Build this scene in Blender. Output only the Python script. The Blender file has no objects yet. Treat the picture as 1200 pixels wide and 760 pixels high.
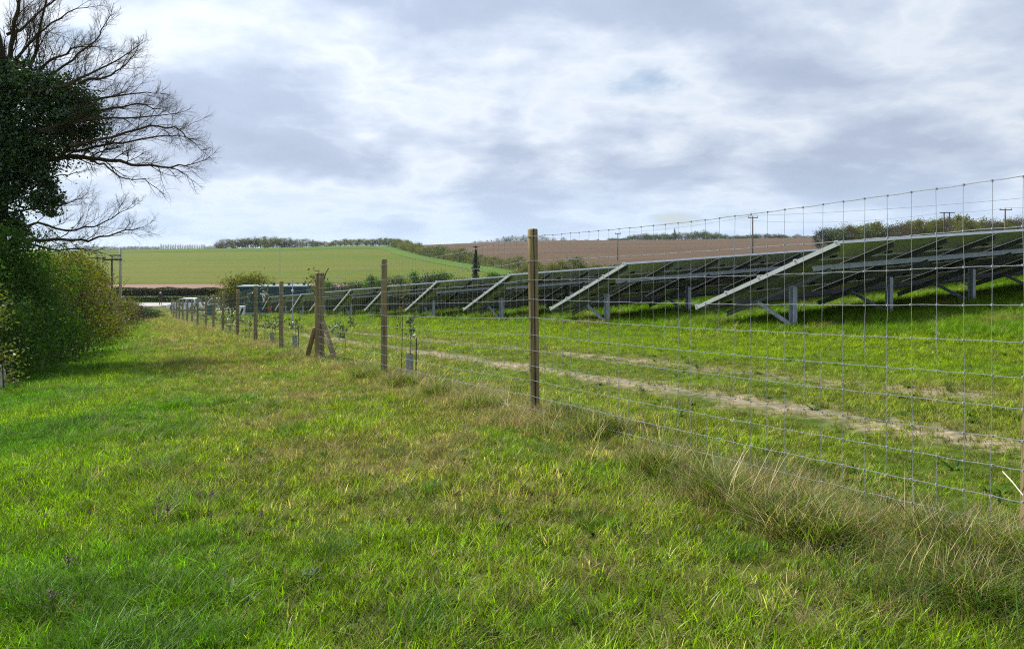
import bpy, math, random
import numpy as np
from mathutils import Vector, Matrix

S = bpy.context.scene
COL = S.collection
rnd = random.Random(7)
RNG = np.random.default_rng(11)
F = 915.0 / 1200.0          # focal length in picture widths
EYE = 1.65
SUN_AZ, SUN_EL = math.radians(-46), math.radians(49)   # ahead and to the left

def ray(px, py, Y):
    """the point at depth Y seen at a picture position (1200x760 frame)"""
    return Vector(((px - 600) / 915.0 * Y, Y, EYE - (py - 288) / 915.0 * Y))

# ------------------------------------------------------------------ terrain
def smooth(a, b, x):
    t = np.clip((x - a) / (b - a), 0, 1)
    return t * t * (3 - 2 * t)

def vnoise(x, y, seed=0):
    x = np.asarray(x, float); y = np.asarray(y, float)
    xi = np.floor(x).astype(np.int64); yi = np.floor(y).astype(np.int64)
    fx = x - xi; fy = y - yi
    fx = fx * fx * (3 - 2 * fx); fy = fy * fy * (3 - 2 * fy)
    def h(i, j):
        n = (i * 374761393 + j * 668265263 + seed * 974634777) & 0x7fffffff
        n = ((n ^ (n >> 13)) * 1274126177) & 0x7fffffff
        return ((n ^ (n >> 16)) & 0xffff) / 65535.0
    a = h(xi, yi); b = h(xi + 1, yi); c = h(xi, yi + 1); d = h(xi + 1, yi + 1)
    return (a * (1 - fx) + b * fx) * (1 - fy) + (c * (1 - fx) + d * fx) * fy

def fbm(x, y, seed=0, o=3):
    s = 0; w = 0.5; t = 0
    for k in range(o):
        s = s + w * vnoise(x * 2 ** k, y * 2 ** k, seed + k); t += w; w *= 0.5
    return s / t

FX, FY = -0.434, 0.901       # fence direction
P0 = (0.232, 7.87)
def u_of(X, Y): return (X - P0[0]) * 0.901 + (Y - P0[1]) * 0.434      # metres to the right of the fence

def crest(X, Y):
    a = 600 + 915 * X / np.maximum(Y, 1.0)
    a = np.clip(a, -600, 1800)
    yc = np.interp(a, [-600, 100, 200, 260, 330, 400, 450, 500, 560, 640, 800, 950, 1200, 1800],
                   [296, 294, 292, 291.5, 290.5, 288.6, 288, 287, 284.5, 282, 281, 278.5, 274, 268])
    D = np.interp(a, [-600, 430, 560, 1800], [430, 430, 600, 560])
    b = np.interp(a, [-600, 450, 900, 1800], [-5.9, -5.9, -2.4, 0.0])
    return EYE - (yc - 288) / 915 * D, D, b

def gz(X, Y):
    X = np.asarray(X, float); Y = np.asarray(Y, float)
    pl = 0.279 + 0.0773 * X - 0.0453 * Y
    k = 0.6
    pl = np.log(np.exp(np.clip((pl + 6.6) / k, -40, 40)) + 1) * k - 6.6     # levels out in the valley
    pl = -(np.log(np.exp(np.clip((6.0 - pl) / 0.8, -40, 40)) + 1) * 0.8 - 6.0)
    u = u_of(X, Y)
    nearw = 1 - smooth(40, 90, np.hypot(X, Y))
    pl = pl + nearw * (0.05 * (fbm(X * 0.9, Y * 0.9, 3) - 0.5) + 0.04 * (fbm(X * 0.25, Y * 0.25, 5) - 0.5)) - 0.015
    pl = pl - 0.12 * np.exp(-((X - 2.6) ** 2 + (Y - 3.4) ** 2) / 7.0)
    pl = pl - 0.09 * nearw * np.exp(-((u - 6.5) / 2.0) ** 2)
    zc, D, b = crest(X, Y)
    f = np.clip((Y - 140) / (D - 140), 0, 1)
    fz = b + (zc - b) * np.where(f < 1, f * (1.12 - 0.12 * f), 1)
    over = np.maximum(Y - D, 0)
    fz = fz - np.minimum(0.018 * over, 14 + 0 * over)
    w = smooth(88, 122, Y)
    return pl * (1 - w) + fz * w
def gs(x, y): return float(gz(x, y))

# ------------------------------------------------------------------ materials
def mat(name):
    m = bpy.data.materials.new(name); m.use_nodes = True
    nt = m.node_tree; nt.nodes.clear()
    out = nt.nodes.new('ShaderNodeOutputMaterial')
    return m, nt, out
def nd(nt, t, **kw):
    n = nt.nodes.new(t)
    for k, v in kw.items():
        if k.startswith('i_'):
            n.inputs[k[2:].replace('_', ' ')].default_value = v
        else: setattr(n, k, v)
    return n
def lk(nt, a, b): nt.links.new(a, b)
def ramp(nt, fac, stops):
    r = nd(nt, 'ShaderNodeValToRGB')
    e = r.color_ramp.elements
    while len(e) < len(stops): e.new(0.5)
    for q, (p, c) in zip(e, stops):
        q.position = p; q.color = (c[0], c[1], c[2], 1)
    if fac is not None: lk(nt, fac, r.inputs[0])
    return r.outputs[0]
def mixc(nt, fac, a, b, mode='MIX'):
    m = nd(nt, 'ShaderNodeMix', data_type='RGBA', blend_type=mode)
    for s, v in ((m.inputs[0], fac), (m.inputs[6], a), (m.inputs[7], b)):
        if isinstance(v, (int, float)): s.default_value = v
        elif isinstance(v, tuple): s.default_value = (v[0], v[1], v[2], 1)
        else: lk(nt, v, s)
    return m.outputs[2]
def math_(nt, op, a, b=None, clamp=False):
    m = nd(nt, 'ShaderNodeMath', operation=op, use_clamp=clamp)
    for s, v in ((m.inputs[0], a), (m.inputs[1], b)):
        if v is None: continue
        if isinstance(v, (int, float)): s.default_value = v
        else: lk(nt, v, s)
    return m.outputs[0]
def noise(nt, vec, scale, detail=4, rough=0.55):
    n = nd(nt, 'ShaderNodeTexNoise'); n.inputs['Scale'].default_value = scale
    n.inputs['Detail'].default_value = detail; n.inputs['Roughness'].default_value = rough
    if vec is not None: lk(nt, vec, n.inputs['Vector'])
    return n.outputs[0]
def mapping(nt, vec, scale=(1, 1, 1), rot=(0, 0, 0)):
    m = nd(nt, 'ShaderNodeMapping'); lk(nt, vec, m.inputs[0])
    m.inputs['Scale'].default_value = scale; m.inputs['Rotation'].default_value = rot
    return m.outputs[0]

def simple(name, col, rough=0.6, metal=0.0, var=0.15, scale=8.0, spec=0.4, stretch=(1, 1, 1), bump=0.0):
    m, nt, out = mat(name)
    p = nd(nt, 'ShaderNodeBsdfPrincipled'); lk(nt, p.outputs[0], out.inputs[0])
    tc = nd(nt, 'ShaderNodeTexCoord')
    v = mapping(nt, tc.outputs['Object'], stretch)
    n = noise(nt, v, scale, 6, 0.6)
    a = tuple(c * (1 - var) for c in col); b = tuple(min(1, c * (1 + var)) for c in col)
    lk(nt, ramp(nt, n, [(0.3, a), (0.7, b)]), p.inputs['Base Color'])
    p.inputs['Roughness'].default_value = rough; p.inputs['Metallic'].default_value = metal
    p.inputs['Specular IOR Level'].default_value = spec
    if bump:
        bp = nd(nt, 'ShaderNodeBump'); bp.inputs['Strength'].default_value = bump
        lk(nt, n, bp.inputs['Height']); lk(nt, bp.outputs[0], p.inputs['Normal'])
    return m

def leafmat(name, cols, trans=0.4, gloss=0.06, tint=False):
    """thin leaves: diffuse + light passing through, colour varied leaf by leaf"""
    m, nt, out = mat(name)
    geo = nd(nt, 'ShaderNodeNewGeometry')
    if tint:
        at = nd(nt, 'ShaderNodeAttribute', attribute_type='INSTANCER', attribute_name='tint')
        oi = nd(nt, 'ShaderNodeObjectInfo')
        val = math_(nt, 'MULTIPLY_ADD', geo.outputs['Random Per Island'], 1.1); nt.nodes[-1].inputs[2].default_value = 0.45
        hsv = nd(nt, 'ShaderNodeHueSaturation'); lk(nt, at.outputs['Color'], hsv.inputs['Color']); lk(nt, val, hsv.inputs['Value'])
        hue = math_(nt, 'MULTIPLY_ADD', geo.outputs['Random Per Island'], 0.03); nt.nodes[-1].inputs[2].default_value = 0.485
        lk(nt, hue, hsv.inputs['Hue'])
        col = hsv.outputs[0]
    else:
        n = len(cols)
        col = ramp(nt, geo.outputs['Random Per Island'], [(i / max(n - 1, 1), c) for i, c in enumerate(cols)])
    d = nd(nt, 'ShaderNodeBsdfDiffuse'); lk(nt, col, d.inputs[0])
    t = nd(nt, 'ShaderNodeBsdfTranslucent')
    tcol = mixc(nt, 1.0, col, (1.25, 1.3, 0.55), 'MULTIPLY'); lk(nt, tcol, t.inputs[0])
    mx = nd(nt, 'ShaderNodeMixShader'); mx.inputs[0].default_value = trans
    lk(nt, d.outputs[0], mx.inputs[1]); lk(nt, t.outputs[0], mx.inputs[2])
    g = nd(nt, 'ShaderNodeBsdfGlossy'); g.inputs['Roughness'].default_value = 0.42; g.inputs[0].default_value = (0.9, 0.95, 1, 1)
    m2 = nd(nt, 'ShaderNodeMixShader'); m2.inputs[0].default_value = gloss
    lk(nt, mx.outputs[0], m2.inputs[1]); lk(nt, g.outputs[0], m2.inputs[2]); lk(nt, m2.outputs[0], out.inputs[0])
    return m

# ------------------------------------------------------------------ mesh builder
class MB:
    def __init__(s): s.v = []; s.f = []; s.m = []
    def add(s, vs, fs, mi=0):
        o = len(s.v); s.v += [tuple(p) for p in vs]
        for f in fs: s.f.append([i + o for i in f]); s.m.append(mi)
    def box(s, c, size, mi=0, M=None, top=1.0, mis=None):
        x, y, z = size[0] / 2, size[1] / 2, size[2] / 2
        vs = [Vector((sx * x * (top if sz > 0 else 1), sy * y * (top if sz > 0 else 1), sz * z)) for sz in (-1, 1) for sy in (-1, 1) for sx in (-1, 1)]
        if M is not None: vs = [M @ p for p in vs]
        vs = [p + Vector(c) for p in vs]
        fs = [(0, 2, 3, 1), (4, 5, 7, 6), (0, 1, 5, 4), (2, 6, 7, 3), (0, 4, 6, 2), (1, 3, 7, 5)]
        if mis is None: s.add(vs, fs, mi)
        else:
            o = len(s.v); s.v += [tuple(p) for p in vs]
            for f, q in zip(fs, mis): s.f.append([i + o for i in f]); s.m.append(q)
    def beam(s, a, b, w, h, mi=0, up=Vector((0, 0, 1))):
        a = Vector(a); b = Vector(b); d = b - a; L = d.length; d.normalize()
        sx = d.cross(up)
        if sx.length < 1e-4: sx = Vector((1, 0, 0))
        sx.normalize(); uz = sx.cross(d)
        M = Matrix((sx, d, uz)).transposed()
        s.box((a + b) / 2, (w, L, h), mi, M)
    def channel(s, a, b, w, h, th=0.006, mi=0, up=Vector((0, 0, 1))):
        """an open C-section between two points, the opening on one side"""
        a = Vector(a); b = Vector(b); d = (b - a).normalized()
        sx = d.cross(up); sx.normalize(); uz = sx.cross(d)
        s.beam(a + sx * (w / 2 - th / 2), b + sx * (w / 2 - th / 2), th, h, mi, up)
        s.beam(a + uz * (h / 2 - th / 2) - sx * th / 2, b + uz * (h / 2 - th / 2) - sx * th / 2, w - th, th, mi, up)
        s.beam(a - uz * (h / 2 - th / 2) - sx * th / 2, b - uz * (h / 2 - th / 2) - sx * th / 2, w - th, th, mi, up)
    def tube(s, pts, rad, n=6, mi=0, cap=True):
        pts = [Vector(p) for p in pts]
        if not hasattr(rad, '__len__'): rad = [rad] * len(pts)
        o = len(s.v); ref = None
        for i, p in enumerate(pts):
            d = (pts[min(i + 1, len(pts) - 1)] - pts[max(i - 1, 0)])
            if d.length < 1e-9: d = Vector((0, 0, 1))
            d.normalize()
            if ref is None: ref = d.orthogonal().normalized()
            x = (ref - d * ref.dot(d))
            x = x.normalized() if x.length > 1e-6 else d.orthogonal().normalized()
            ref = x; y = d.cross(x)
            for k in range(n):
                an = 2 * math.pi * k / n
                s.v.append(tuple(p + (x * math.cos(an) + y * math.sin(an)) * rad[i]))
        for i in range(len(pts) - 1):
            for k in range(n):
                s.f.append([o + i * n + k, o + i * n + (k + 1) % n, o + (i + 1) * n + (k + 1) % n, o + (i + 1) * n + k]); s.m.append(mi)
        if cap and n > 2:
            s.f.append([o + k for k in range(n)][::-1]); s.m.append(mi)
            s.f.append([o + (len(pts) - 1) * n + k for k in range(n)]); s.m.append(mi)
    def build(s, name, mats, parent=None, loc=(0, 0, 0), smooth=False):
        me = bpy.data.meshes.new(name); me.from_pydata(s.v, [], s.f)
        for m in (mats if isinstance(mats, (list, tuple)) else [mats]): me.materials.append(m)
        me.polygons.foreach_set('material_index', s.m)
        if smooth: me.polygons.foreach_set('use_smooth', [True] * len(s.f))
        me.update()
        o = bpy.data.objects.new(name, me); COL.objects.link(o); o.location = loc
        if parent: o.parent = parent
        return o

def np_obj(name, V, Q, mats, parent=None, loc=(0, 0, 0), smooth=False):
    me = bpy.data.meshes.new(name)
    me.from_pydata(np.asarray(V).tolist(), [], np.asarray(Q).tolist())
    for m in (mats if isinstance(mats, (list, tuple)) else [mats]): me.materials.append(m)
    if smooth: me.polygons.foreach_set('use_smooth', [True] * len(me.polygons))
    me.update()
    o = bpy.data.objects.new(name, me); COL.objects.link(o); o.location = loc
    if parent: o.parent = parent
    return o

def leaves(C, size, upbias=0.3, aspect=0.55):
    """one diamond-shaped leaf per centre"""
    C = np.asarray(C, float); N = len(C)
    nrm = RNG.normal(size=(N, 3)); nrm[:, 2] += upbias * 2
    nrm /= np.linalg.norm(nrm, axis=1, keepdims=True)
    r = RNG.normal(size=(N, 3))
    a = r - nrm * np.sum(r * nrm, 1, keepdims=True); a /= np.linalg.norm(a, axis=1, keepdims=True)
    b = np.cross(nrm, a)
    s = (size * RNG.uniform(0.6, 1.35, N))[:, None]
    V = np.stack([C - a * s * .5, C + b * s * .5 * aspect - a * s * .05, C + a * s * .5 + nrm * s * .1, C - b * s * .5 * aspect - a * s * .05], 1).reshape(-1, 3)
    Q = np.arange(4 * N).reshape(N, 4)
    return V, Q

def tag(o, label=None, cat=None, group=None, kind=None):
    if label: o['label'] = label
    if cat: o['category'] = cat
    if group: o['group'] = group
    if kind: o['kind'] = kind
    return o
def empty(name, loc=(0, 0, 0), rz=0):
    o = bpy.data.objects.new(name, None); COL.objects.link(o)
    o.location = loc; o.rotation_euler = (0, 0, rz); o.empty_display_size = 0.2
    return o
def copy_tree(o, parent=None):
    c = o.copy(); COL.objects.link(c)
    if parent: c.parent = parent
    for ch in list(o.children): copy_tree(ch, c)
    return c

# ------------------------------------------------------------------ camera
cam = bpy.data.cameras.new('camera'); co = bpy.data.objects.new('camera', cam); COL.objects.link(co)
co.location = (0, 0, EYE); co.rotation_euler = (math.pi / 2, 0, 0)
cam.sensor_width = 36; cam.lens = 36 * F; cam.shift_y = -92 / 1200
cam.clip_start = 0.05; cam.clip_end = 30000
S.camera = co

# ------------------------------------------------------------------ sun and sky
sd = bpy.data.lights.new('sun', 'SUN'); sd.energy = 5.0; sd.angle = math.radians(0.6); sd.color = (1.0, 0.94, 0.82)
so = bpy.data.objects.new('sun', sd); COL.objects.link(so)
sdir = Vector((math.sin(SUN_AZ) * math.cos(SUN_EL), math.cos(SUN_AZ) * math.cos(SUN_EL), math.sin(SUN_EL)))
so.rotation_euler = (-sdir).to_track_quat('-Z', 'Y').to_euler(); so.location = sdir * 60

W = bpy.data.worlds.new('World'); S.world = W; W.use_nodes = True
nt = W.node_tree; nt.nodes.clear()
wo = nd(nt, 'ShaderNodeOutputWorld'); bg = nd(nt, 'ShaderNodeBackground'); bg.inputs[1].default_value = 0.085
lk(nt, bg.outputs[0], wo.inputs[0])
sky = nd(nt, 'ShaderNodeTexSky', sky_type='NISHITA', sun_disc=False, sun_elevation=SUN_EL, sun_rotation=SUN_AZ, altitude=50, air_density=1.0, dust_density=1.2, ozone_density=1.0)
tc = nd(nt, 'ShaderNodeTexCoord')
nv = nd(nt, 'ShaderNodeVectorMath', operation='NORMALIZE'); lk(nt, tc.outputs['Generated'], nv.inputs[0])
sx = nd(nt, 'ShaderNodeSeparateXYZ'); lk(nt, nv.outputs[0], sx.inputs[0])
zz = math_(nt, 'ADD', math_(nt, 'MAXIMUM', sx.outputs[2], 0.0), 0.26)
cx = math_(nt, 'DIVIDE', sx.outputs[0], zz); cy = math_(nt, 'DIVIDE', sx.outputs[1], zz)
cv = nd(nt, 'ShaderNodeCombineXYZ'); lk(nt, cx, cv.inputs[0]); lk(nt, cy, cv.inputs[1]); cv.inputs[2].default_value = 3.7
def wnoise(scale, detail, rough, dist=0.0, off=(0, 0, 0)):
    mp = nd(nt, 'ShaderNodeMapping'); lk(nt, cv.outputs[0], mp.inputs[0]); mp.inputs['Location'].default_value = off
    n = nd(nt, 'ShaderNodeTexNoise'); lk(nt, mp.outputs[0], n.inputs['Vector'])
    n.inputs['Scale'].default_value = scale; n.inputs['Detail'].default_value = detail
    n.inputs['Roughness'].default_value = rough; n.inputs['Distortion'].default_value = dist
    return n.outputs[0]
big = wnoise(1.1, 3, 0.5, 0.3, (8.74, -6.76, 0))
med = wnoise(2.4, 9, 0.52, 0.2, (15.24, 19.23, 0))
fin = wnoise(8.0, 8, 0.6, 0.1, (0.22, 19.94, 0))
den = math_(nt, 'ADD', math_(nt, 'ADD', math_(nt, 'MULTIPLY', big, 0.55), math_(nt, 'MULTIPLY', med, 0.5)), math_(nt, 'MULTIPLY', fin, 0.16))
den = math_(nt, 'ADD', den, math_(nt, 'MULTIPLY', math_(nt, 'SUBTRACT', big, .5), .3))
cloud = ramp(nt, den, [(0.40, (5.2, 6.8, 9.0)), (0.49, (7.2, 8.2, 9.6)), (0.55, (8.5, 9.2, 10.2)), (0.61, (6.8, 7.7, 9.2)), (0.69, (5.2, 6.1, 7.8)), (0.84, (4.4, 5.2, 6.8))])
# lit edges: brighter towards the sun, where cloud scatters forward
dt = nd(nt, 'ShaderNodeVectorMath', operation='DOT_PRODUCT'); lk(nt, nv.outputs[0], dt.inputs[0]); dt.inputs[1].default_value = sdir
fw = math_(nt, 'MULTIPLY', math_(nt, 'POWER', math_(nt, 'MAXIMUM', dt.outputs['Value'], 0.0), 2.5), 0.45)
cl2 = nd(nt, 'ShaderNodeVectorMath', operation='SCALE'); lk(nt, cloud, cl2.inputs[0]); lk(nt, math_(nt, 'ADD', fw, 0.78), cl2.inputs['Scale'])
cover = math_(nt, 'MULTIPLY_ADD', den, 9.0); nt.nodes[-1].inputs[2].default_value = -3.55; nt.nodes[-1].use_clamp = True
skyc = mixc(nt, cover, sky.outputs[0], cl2.outputs[0])
# the far cloud deck thins to pale blue air at the horizon
hz = math_(nt, 'MULTIPLY', math_(nt, 'POWER', math_(nt, 'SUBTRACT', 1.0, math_(nt, 'MULTIPLY', math_(nt, 'MAXIMUM', sx.outputs[2], 0.0), 9.0), True), 1.4), 0.75)
skyc = mixc(nt, hz, skyc, (6.0, 7.7, 9.9))
lk(nt, skyc, bg.inputs[0])
S.view_settings.view_transform = 'Standard'; S.view_settings.look = 'None'; S.view_settings.gamma = 1.0; S.view_settings.exposure = 0.42

# ------------------------------------------------------------------ ground sheet
def ground_material():
    m, nt, out = mat('grassy_soil')
    p = nd(nt, 'ShaderNodeBsdfPrincipled'); lk(nt, p.outputs[0], out.inputs[0]); p.inputs['Roughness'].default_value = 0.95
    p.inputs['Specular IOR Level'].default_value = 0.1
    g = nd(nt, 'ShaderNodeNewGeometry'); pos = g.outputs['Position']
    n1 = noise(nt, pos, 1.7, 6, 0.65); n2 = noise(nt, pos, 14.0, 5, 0.7); n3 = noise(nt, pos, 0.18, 4, 0.6)
    c = ramp(nt, n1, [(0.25, (0.035, 0.06, 0.006)), (0.5, (0.06, 0.10, 0.008)), (0.75, (0.10, 0.115, 0.022))])
    c = mixc(nt, 1.0, c, ramp(nt, n2, [(0.3, (0.55, 0.55, 0.5)), (0.7, (1.3, 1.3, 1.2))]), 'MULTIPLY')
    c = mixc(nt, 1.0, c, ramp(nt, n3, [(0.3, (0.8, 0.9, 0.8)), (0.7, (1.2, 1.1, 1.1))]), 'MULTIPLY')
    d = nd(nt, 'ShaderNodeVectorMath', operation='DOT_PRODUCT'); lk(nt, pos, d.inputs[0]); d.inputs[1].default_value = (0.901, 0.434, 0)
    u = math_(nt, 'SUBTRACT', d.outputs['Value'], P0[0] * 0.901 + P0[1] * 0.434)
    u = math_(nt, 'ADD', u, math_(nt, 'MULTIPLY', math_(nt, 'SUBTRACT', noise(nt, pos, 0.25, 2), 0.5), 0.7))
    def band(c0, w): return math_(nt, 'SUBTRACT', 1.0, math_(nt, 'DIVIDE', math_(nt, 'ABSOLUTE', math_(nt, 'SUBTRACT', u, c0)), w), True)
    soil = ramp(nt, n2, [(0.3, (0.12, 0.088, 0.055)), (0.48, (0.24, 0.185, 0.13)), (0.68, (0.42, 0.35, 0.27))])
    rut = math_(nt, 'MAXIMUM', math_(nt, 'MULTIPLY', band(1.95, 0.6), 1.25), math_(nt, 'MULTIPLY', band(3.4, 0.5), 1.05))
    rut = math_(nt, 'SUBTRACT', math_(nt, 'ADD', rut, math_(nt, 'MULTIPLY', math_(nt, 'SUBTRACT', n1, 0.5), 2.6)), 0.4, True)
    c = mixc(nt, rut, c, soil)
    dry = math_(nt, 'MULTIPLY', band(-0.9, 2.2), math_(nt, 'MULTIPLY', math_(nt, 'SUBTRACT', n1, 0.34, True), 3.0), True)
    c = mixc(nt, dry, c, ramp(nt, n2, [(0.3, (0.07, 0.06, 0.025)), (0.7, (0.16, 0.135, 0.065))]))
    lk(nt, c, p.inputs['Base Color'])
    b = nd(nt, 'ShaderNodeBump'); b.inputs['Strength'].default_value = 0.6; b.inputs['Distance'].default_value = 0.03
    lk(nt, n2, b.inputs['Height']); lk(nt, b.outputs[0], p.inputs['Normal'])
    return m
ang = np.concatenate([np.linspace(-48, 48, 241), np.linspace(52, 308, 65)])      # degrees from straight ahead
ang = np.radians(ang)
rad = np.concatenate([[0.25], 0.5 * 1.03 ** np.arange(0, 296)])
A, R = np.meshgrid(ang, rad)
X = np.sin(A) * R; Y = np.cos(A) * R; Z = gz(X, Y)
na = len(ang); HAZE = 0.00009; V_ground_min = Z.min()
V = np.stack([X, Y, Z], -1).reshape(-1, 3)
i = np.arange(len(rad) - 1)[:, None] * na; j = np.arange(na)[None, :]; j2 = (j + 1) % na
Q = np.stack([i + j, i + j2, i + na + j2, i + na + j], -1).reshape(-1, 4)
V = np.vstack([V, [[0, 0, gs(0, 0)]]])
gme_q = Q.tolist() + [[int(k), len(V) - 1, int((k + 1) % na)] for k in range(na)]
me = bpy.data.meshes.new('ground'); me.from_pydata(V.tolist(), [], [q[::-1] for q in gme_q]); me.materials.append(ground_material())
me.polygons.foreach_set('use_smooth', [True] * len(me.polygons))
go = bpy.data.objects.new('ground', me); COL.objects.link(go); tag(go, kind='structure')

def sheet(name, rows, cols, fn, m, lift):
    """a grid laid on the terrain; fn(i/rows, j/cols) -> X, Y"""
    a = np.linspace(0, 1, rows + 1); b = np.linspace(0, 1, cols + 1)
    a, b = np.meshgrid(a, b, indexing='ij')
    X, Y = fn(a, b); Z = gz(X, Y) + lift
    V = np.stack([X, Y, Z], -1).reshape(-1, 3)
    i = np.arange(rows)[:, None] * (cols + 1); j = np.arange(cols)[None, :]
    Q = np.stack([i + j, i + j + 1, i + cols + 2 + j, i + cols + 1 + j], -1).reshape(-1, 4)
    o = np_obj(name, V, Q, m, smooth=True); return tag(o, kind='structure')

def field_mat(name, stops, line=(1, 1, 1), rot=0.0, ls=0.12, amp=0.35, fine=1.2, tram=None):
    m, nt, out = mat(name)
    p = nd(nt, 'ShaderNodeBsdfPrincipled'); lk(nt, p.outputs[0], out.inputs[0]); p.inputs['Roughness'].default_value = 0.95
    p.inputs['Specular IOR Level'].default_value = 0.08
    g = nd(nt, 'ShaderNodeNewGeometry'); pos = g.outputs['Position']
    v = mapping(nt, pos, line, (0, 0, rot))
    n1 = noise(nt, v, ls, 6, 0.6); n2 = noise(nt, pos, fine, 6, 0.7); n3 = noise(nt, pos, 0.012, 3, 0.5)
    f = math_(nt, 'ADD', math_(nt, 'MULTIPLY', n1, 0.6), math_(nt, 'MULTIPLY', n3, 0.4))
    c = ramp(nt, f, stops)
    c = mixc(nt, 1.0, c, ramp(nt, n2, [(0.25, (1 - amp,) * 3), (0.75, (1 + amp,) * 3)]), 'MULTIPLY')
    if tram:
        sp = nd(nt, 'ShaderNodeSeparateXYZ'); lk(nt, pos, sp.inputs[0])
        q = math_(nt, 'ADD', math_(nt, 'MULTIPLY', sp.outputs[0], tram[1]), sp.outputs[1]); q = math_(nt, 'ADD', q, math_(nt, 'MULTIPLY', n3, 14.0))
        fr = math_(nt, 'FRACT', math_(nt, 'DIVIDE', q, tram[0])); ln = math_(nt, 'LESS_THAN', fr, tram[2])
        c = mixc(nt, math_(nt, 'MULTIPLY', ln, .4), c, (0.05, 0.06, 0.02))
    lk(nt, c, p.inputs['Base Color'])
    return m
m_crop = field_mat('young_crop', [(0.36, (0.056, 0.106, 0.006)), (0.48, (0.082, 0.114, 0.009)), (0.58, (0.104, 0.113, 0.016))], (0.15, 1, 1), 0.12, 0.05, 0.3, 1.2, (24.0, .06, .07))
m_croplush = field_mat('lush_crop', [(0.3, (0.052, 0.108, 0.006)), (0.7, (0.072, 0.120, 0.009))], (0.15, 1, 1), 0.12, 0.05, 0.15)
m_plough = field_mat('ploughed_soil', [(0.35, (0.065, 0.040, 0.027)), (0.5, (0.09, 0.056, 0.039)), (0.65, (0.118, 0.076, 0.053))], (0.1, 1, 1), -0.25, 0.09, 0.4, .8, (9.0, .35, .35))
m_margin = field_mat('bare_margin', [(0.35, (0.18, 0.12, 0.09)), (0.65, (0.25, 0.175, 0.13))], (0.2, 1, 1), 0.05, 0.2, 0.2)
m_verge = field_mat('verge_grass', [(0.3, (0.05, 0.11, 0.012)), (0.7, (0.09, 0.15, 0.02))], (1, 1, 1), 0, 0.4, 0.35)
def xb(Y): return np.interp(Y, [110, 200, 300, 430, 480], [12, -14, -44, -76, -85])    # right edge of the green crop
def cres(az): return np.interp(az, [-0.8, -0.19, -0.05, 0.8], [430, 430, 590, 560])
sheet('bare_field_margin', 8, 60, lambda a, b: (-150 + b * 190, 119.5 + a * 36 + 0 * b), m_margin, 0.05)
def fld(y0, y1):
    def fn(a, b):
        Y = y0 + a * (y1 - y0); L = -Y * 1.15; return L + b * (xb(Y) - L), Y
    return fn
sheet('green_crop_field', 90, 90, fld(150, 372), m_crop, 0.12)
sheet('lush_crop_field', 30, 90, fld(371, 455), m_croplush, 0.18)
sheet('grass_margin', 70, 6, lambda a, b: (xb(128 + a * 300) - 0.3 + b * (5 + 6 * a), 128 + a * 300), m_verge, 0.2)
def bf(a, b):
    Y = 165 + a * 460; L = xb(Y) + 14; return L + b * (Y * 0.75 + 60 - L), Y
sheet('ploughed_field', 110, 110, bf, m_plough, 0.14)

# lane at the bottom of the field
m_road = simple('pale_lane_surface', (0.34, 0.33, 0.33), 0.9, 0, 0.12, 3.0)
lane = MB()
def lane_y(x): return 104.6 + 0.02 * (x + 50)
for k in range(-90, 30):
    x0, x1 = float(k), float(k + 1)
    q = [(x0, lane_y(x0) - 2.2), (x1, lane_y(x1) - 2.2), (x1, lane_y(x1) + 2.2), (x0, lane_y(x0) + 2.2)]
    lane.add([(a, b, gs(a, b) + 0.06) for a, b in q], [(0, 1, 2, 3)])
tag(lane.build('lane', m_road), kind='structure')
pad = MB()
for i in range(12):
    for j in range(10):
        q = [(-37 + i * 1.4 + a * 1.4, 91.5 + j * 1.1 + b * 1.1) for a, b in ((0, 0), (1, 0), (1, 1), (0, 1))]
        pad.add([(a, b, gs(a, b) + 0.05) for a, b in q], [(0, 1, 2, 3)])
tag(pad.build('gravel_yard', simple('yard_gravel', (0.30, 0.27, 0.22), 0.95, 0, 0.3, 2.0)), kind='structure')

# ------------------------------------------------------------------ grass
def blade(mb, base, az, h, w, lean, curl, mi=0):
    d = Vector((math.cos(az), math.sin(az), 0)); s = Vector((-d.y, d.x, 0))
    b = Vector(base); pts = []
    for q in (0, 0.4, 0.75, 1.0):
        pts.append(b + d * (lean * h * q + curl * h * q * q) + Vector((0, 0, h * q * (1 - 0.35 * curl * q))))
    ws = (w, w * 0.85, w * 0.5)
    o = len(mb.v)
    for p, ww in zip(pts[:3], ws): mb.v += [tuple(p - s * ww / 2), tuple(p + s * ww / 2)]
    mb.v.append(tuple(pts[3]))
    mb.f += [[o, o + 1, o + 3, o + 2], [o + 2, o + 3, o + 5, o + 4], [o + 4, o + 5, o + 6]]; mb.m += [mi] * 3
protos = bpy.data.collections.new('grass_protos')
m_tint = leafmat('grass_blades', None, trans=0.48, gloss=0.012, tint=True)
def proto(name, mb, m):
    me = bpy.data.meshes.new(name); me.from_pydata(mb.v, [], mb.f); me.materials.append(m); me.update()
    o = bpy.data.objects.new(name, me); protos.objects.link(o)
kinds = []
for k in range(4):        # 0-3 short turf
    mb = MB()
    for q in range(17):
        r = 0.06 * math.sqrt(rnd.random()); a = rnd.uniform(0, 6.28)
        blade(mb, (r * math.cos(a), r * math.sin(a), -0.01), rnd.uniform(0, 6.28), rnd.uniform(0.035, 0.10), rnd.uniform(0.004, 0.0075), rnd.uniform(0.1, 0.6), rnd.uniform(0.1, 0.7))
    proto('tuft_a%d' % k, mb, m_tint)
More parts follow.
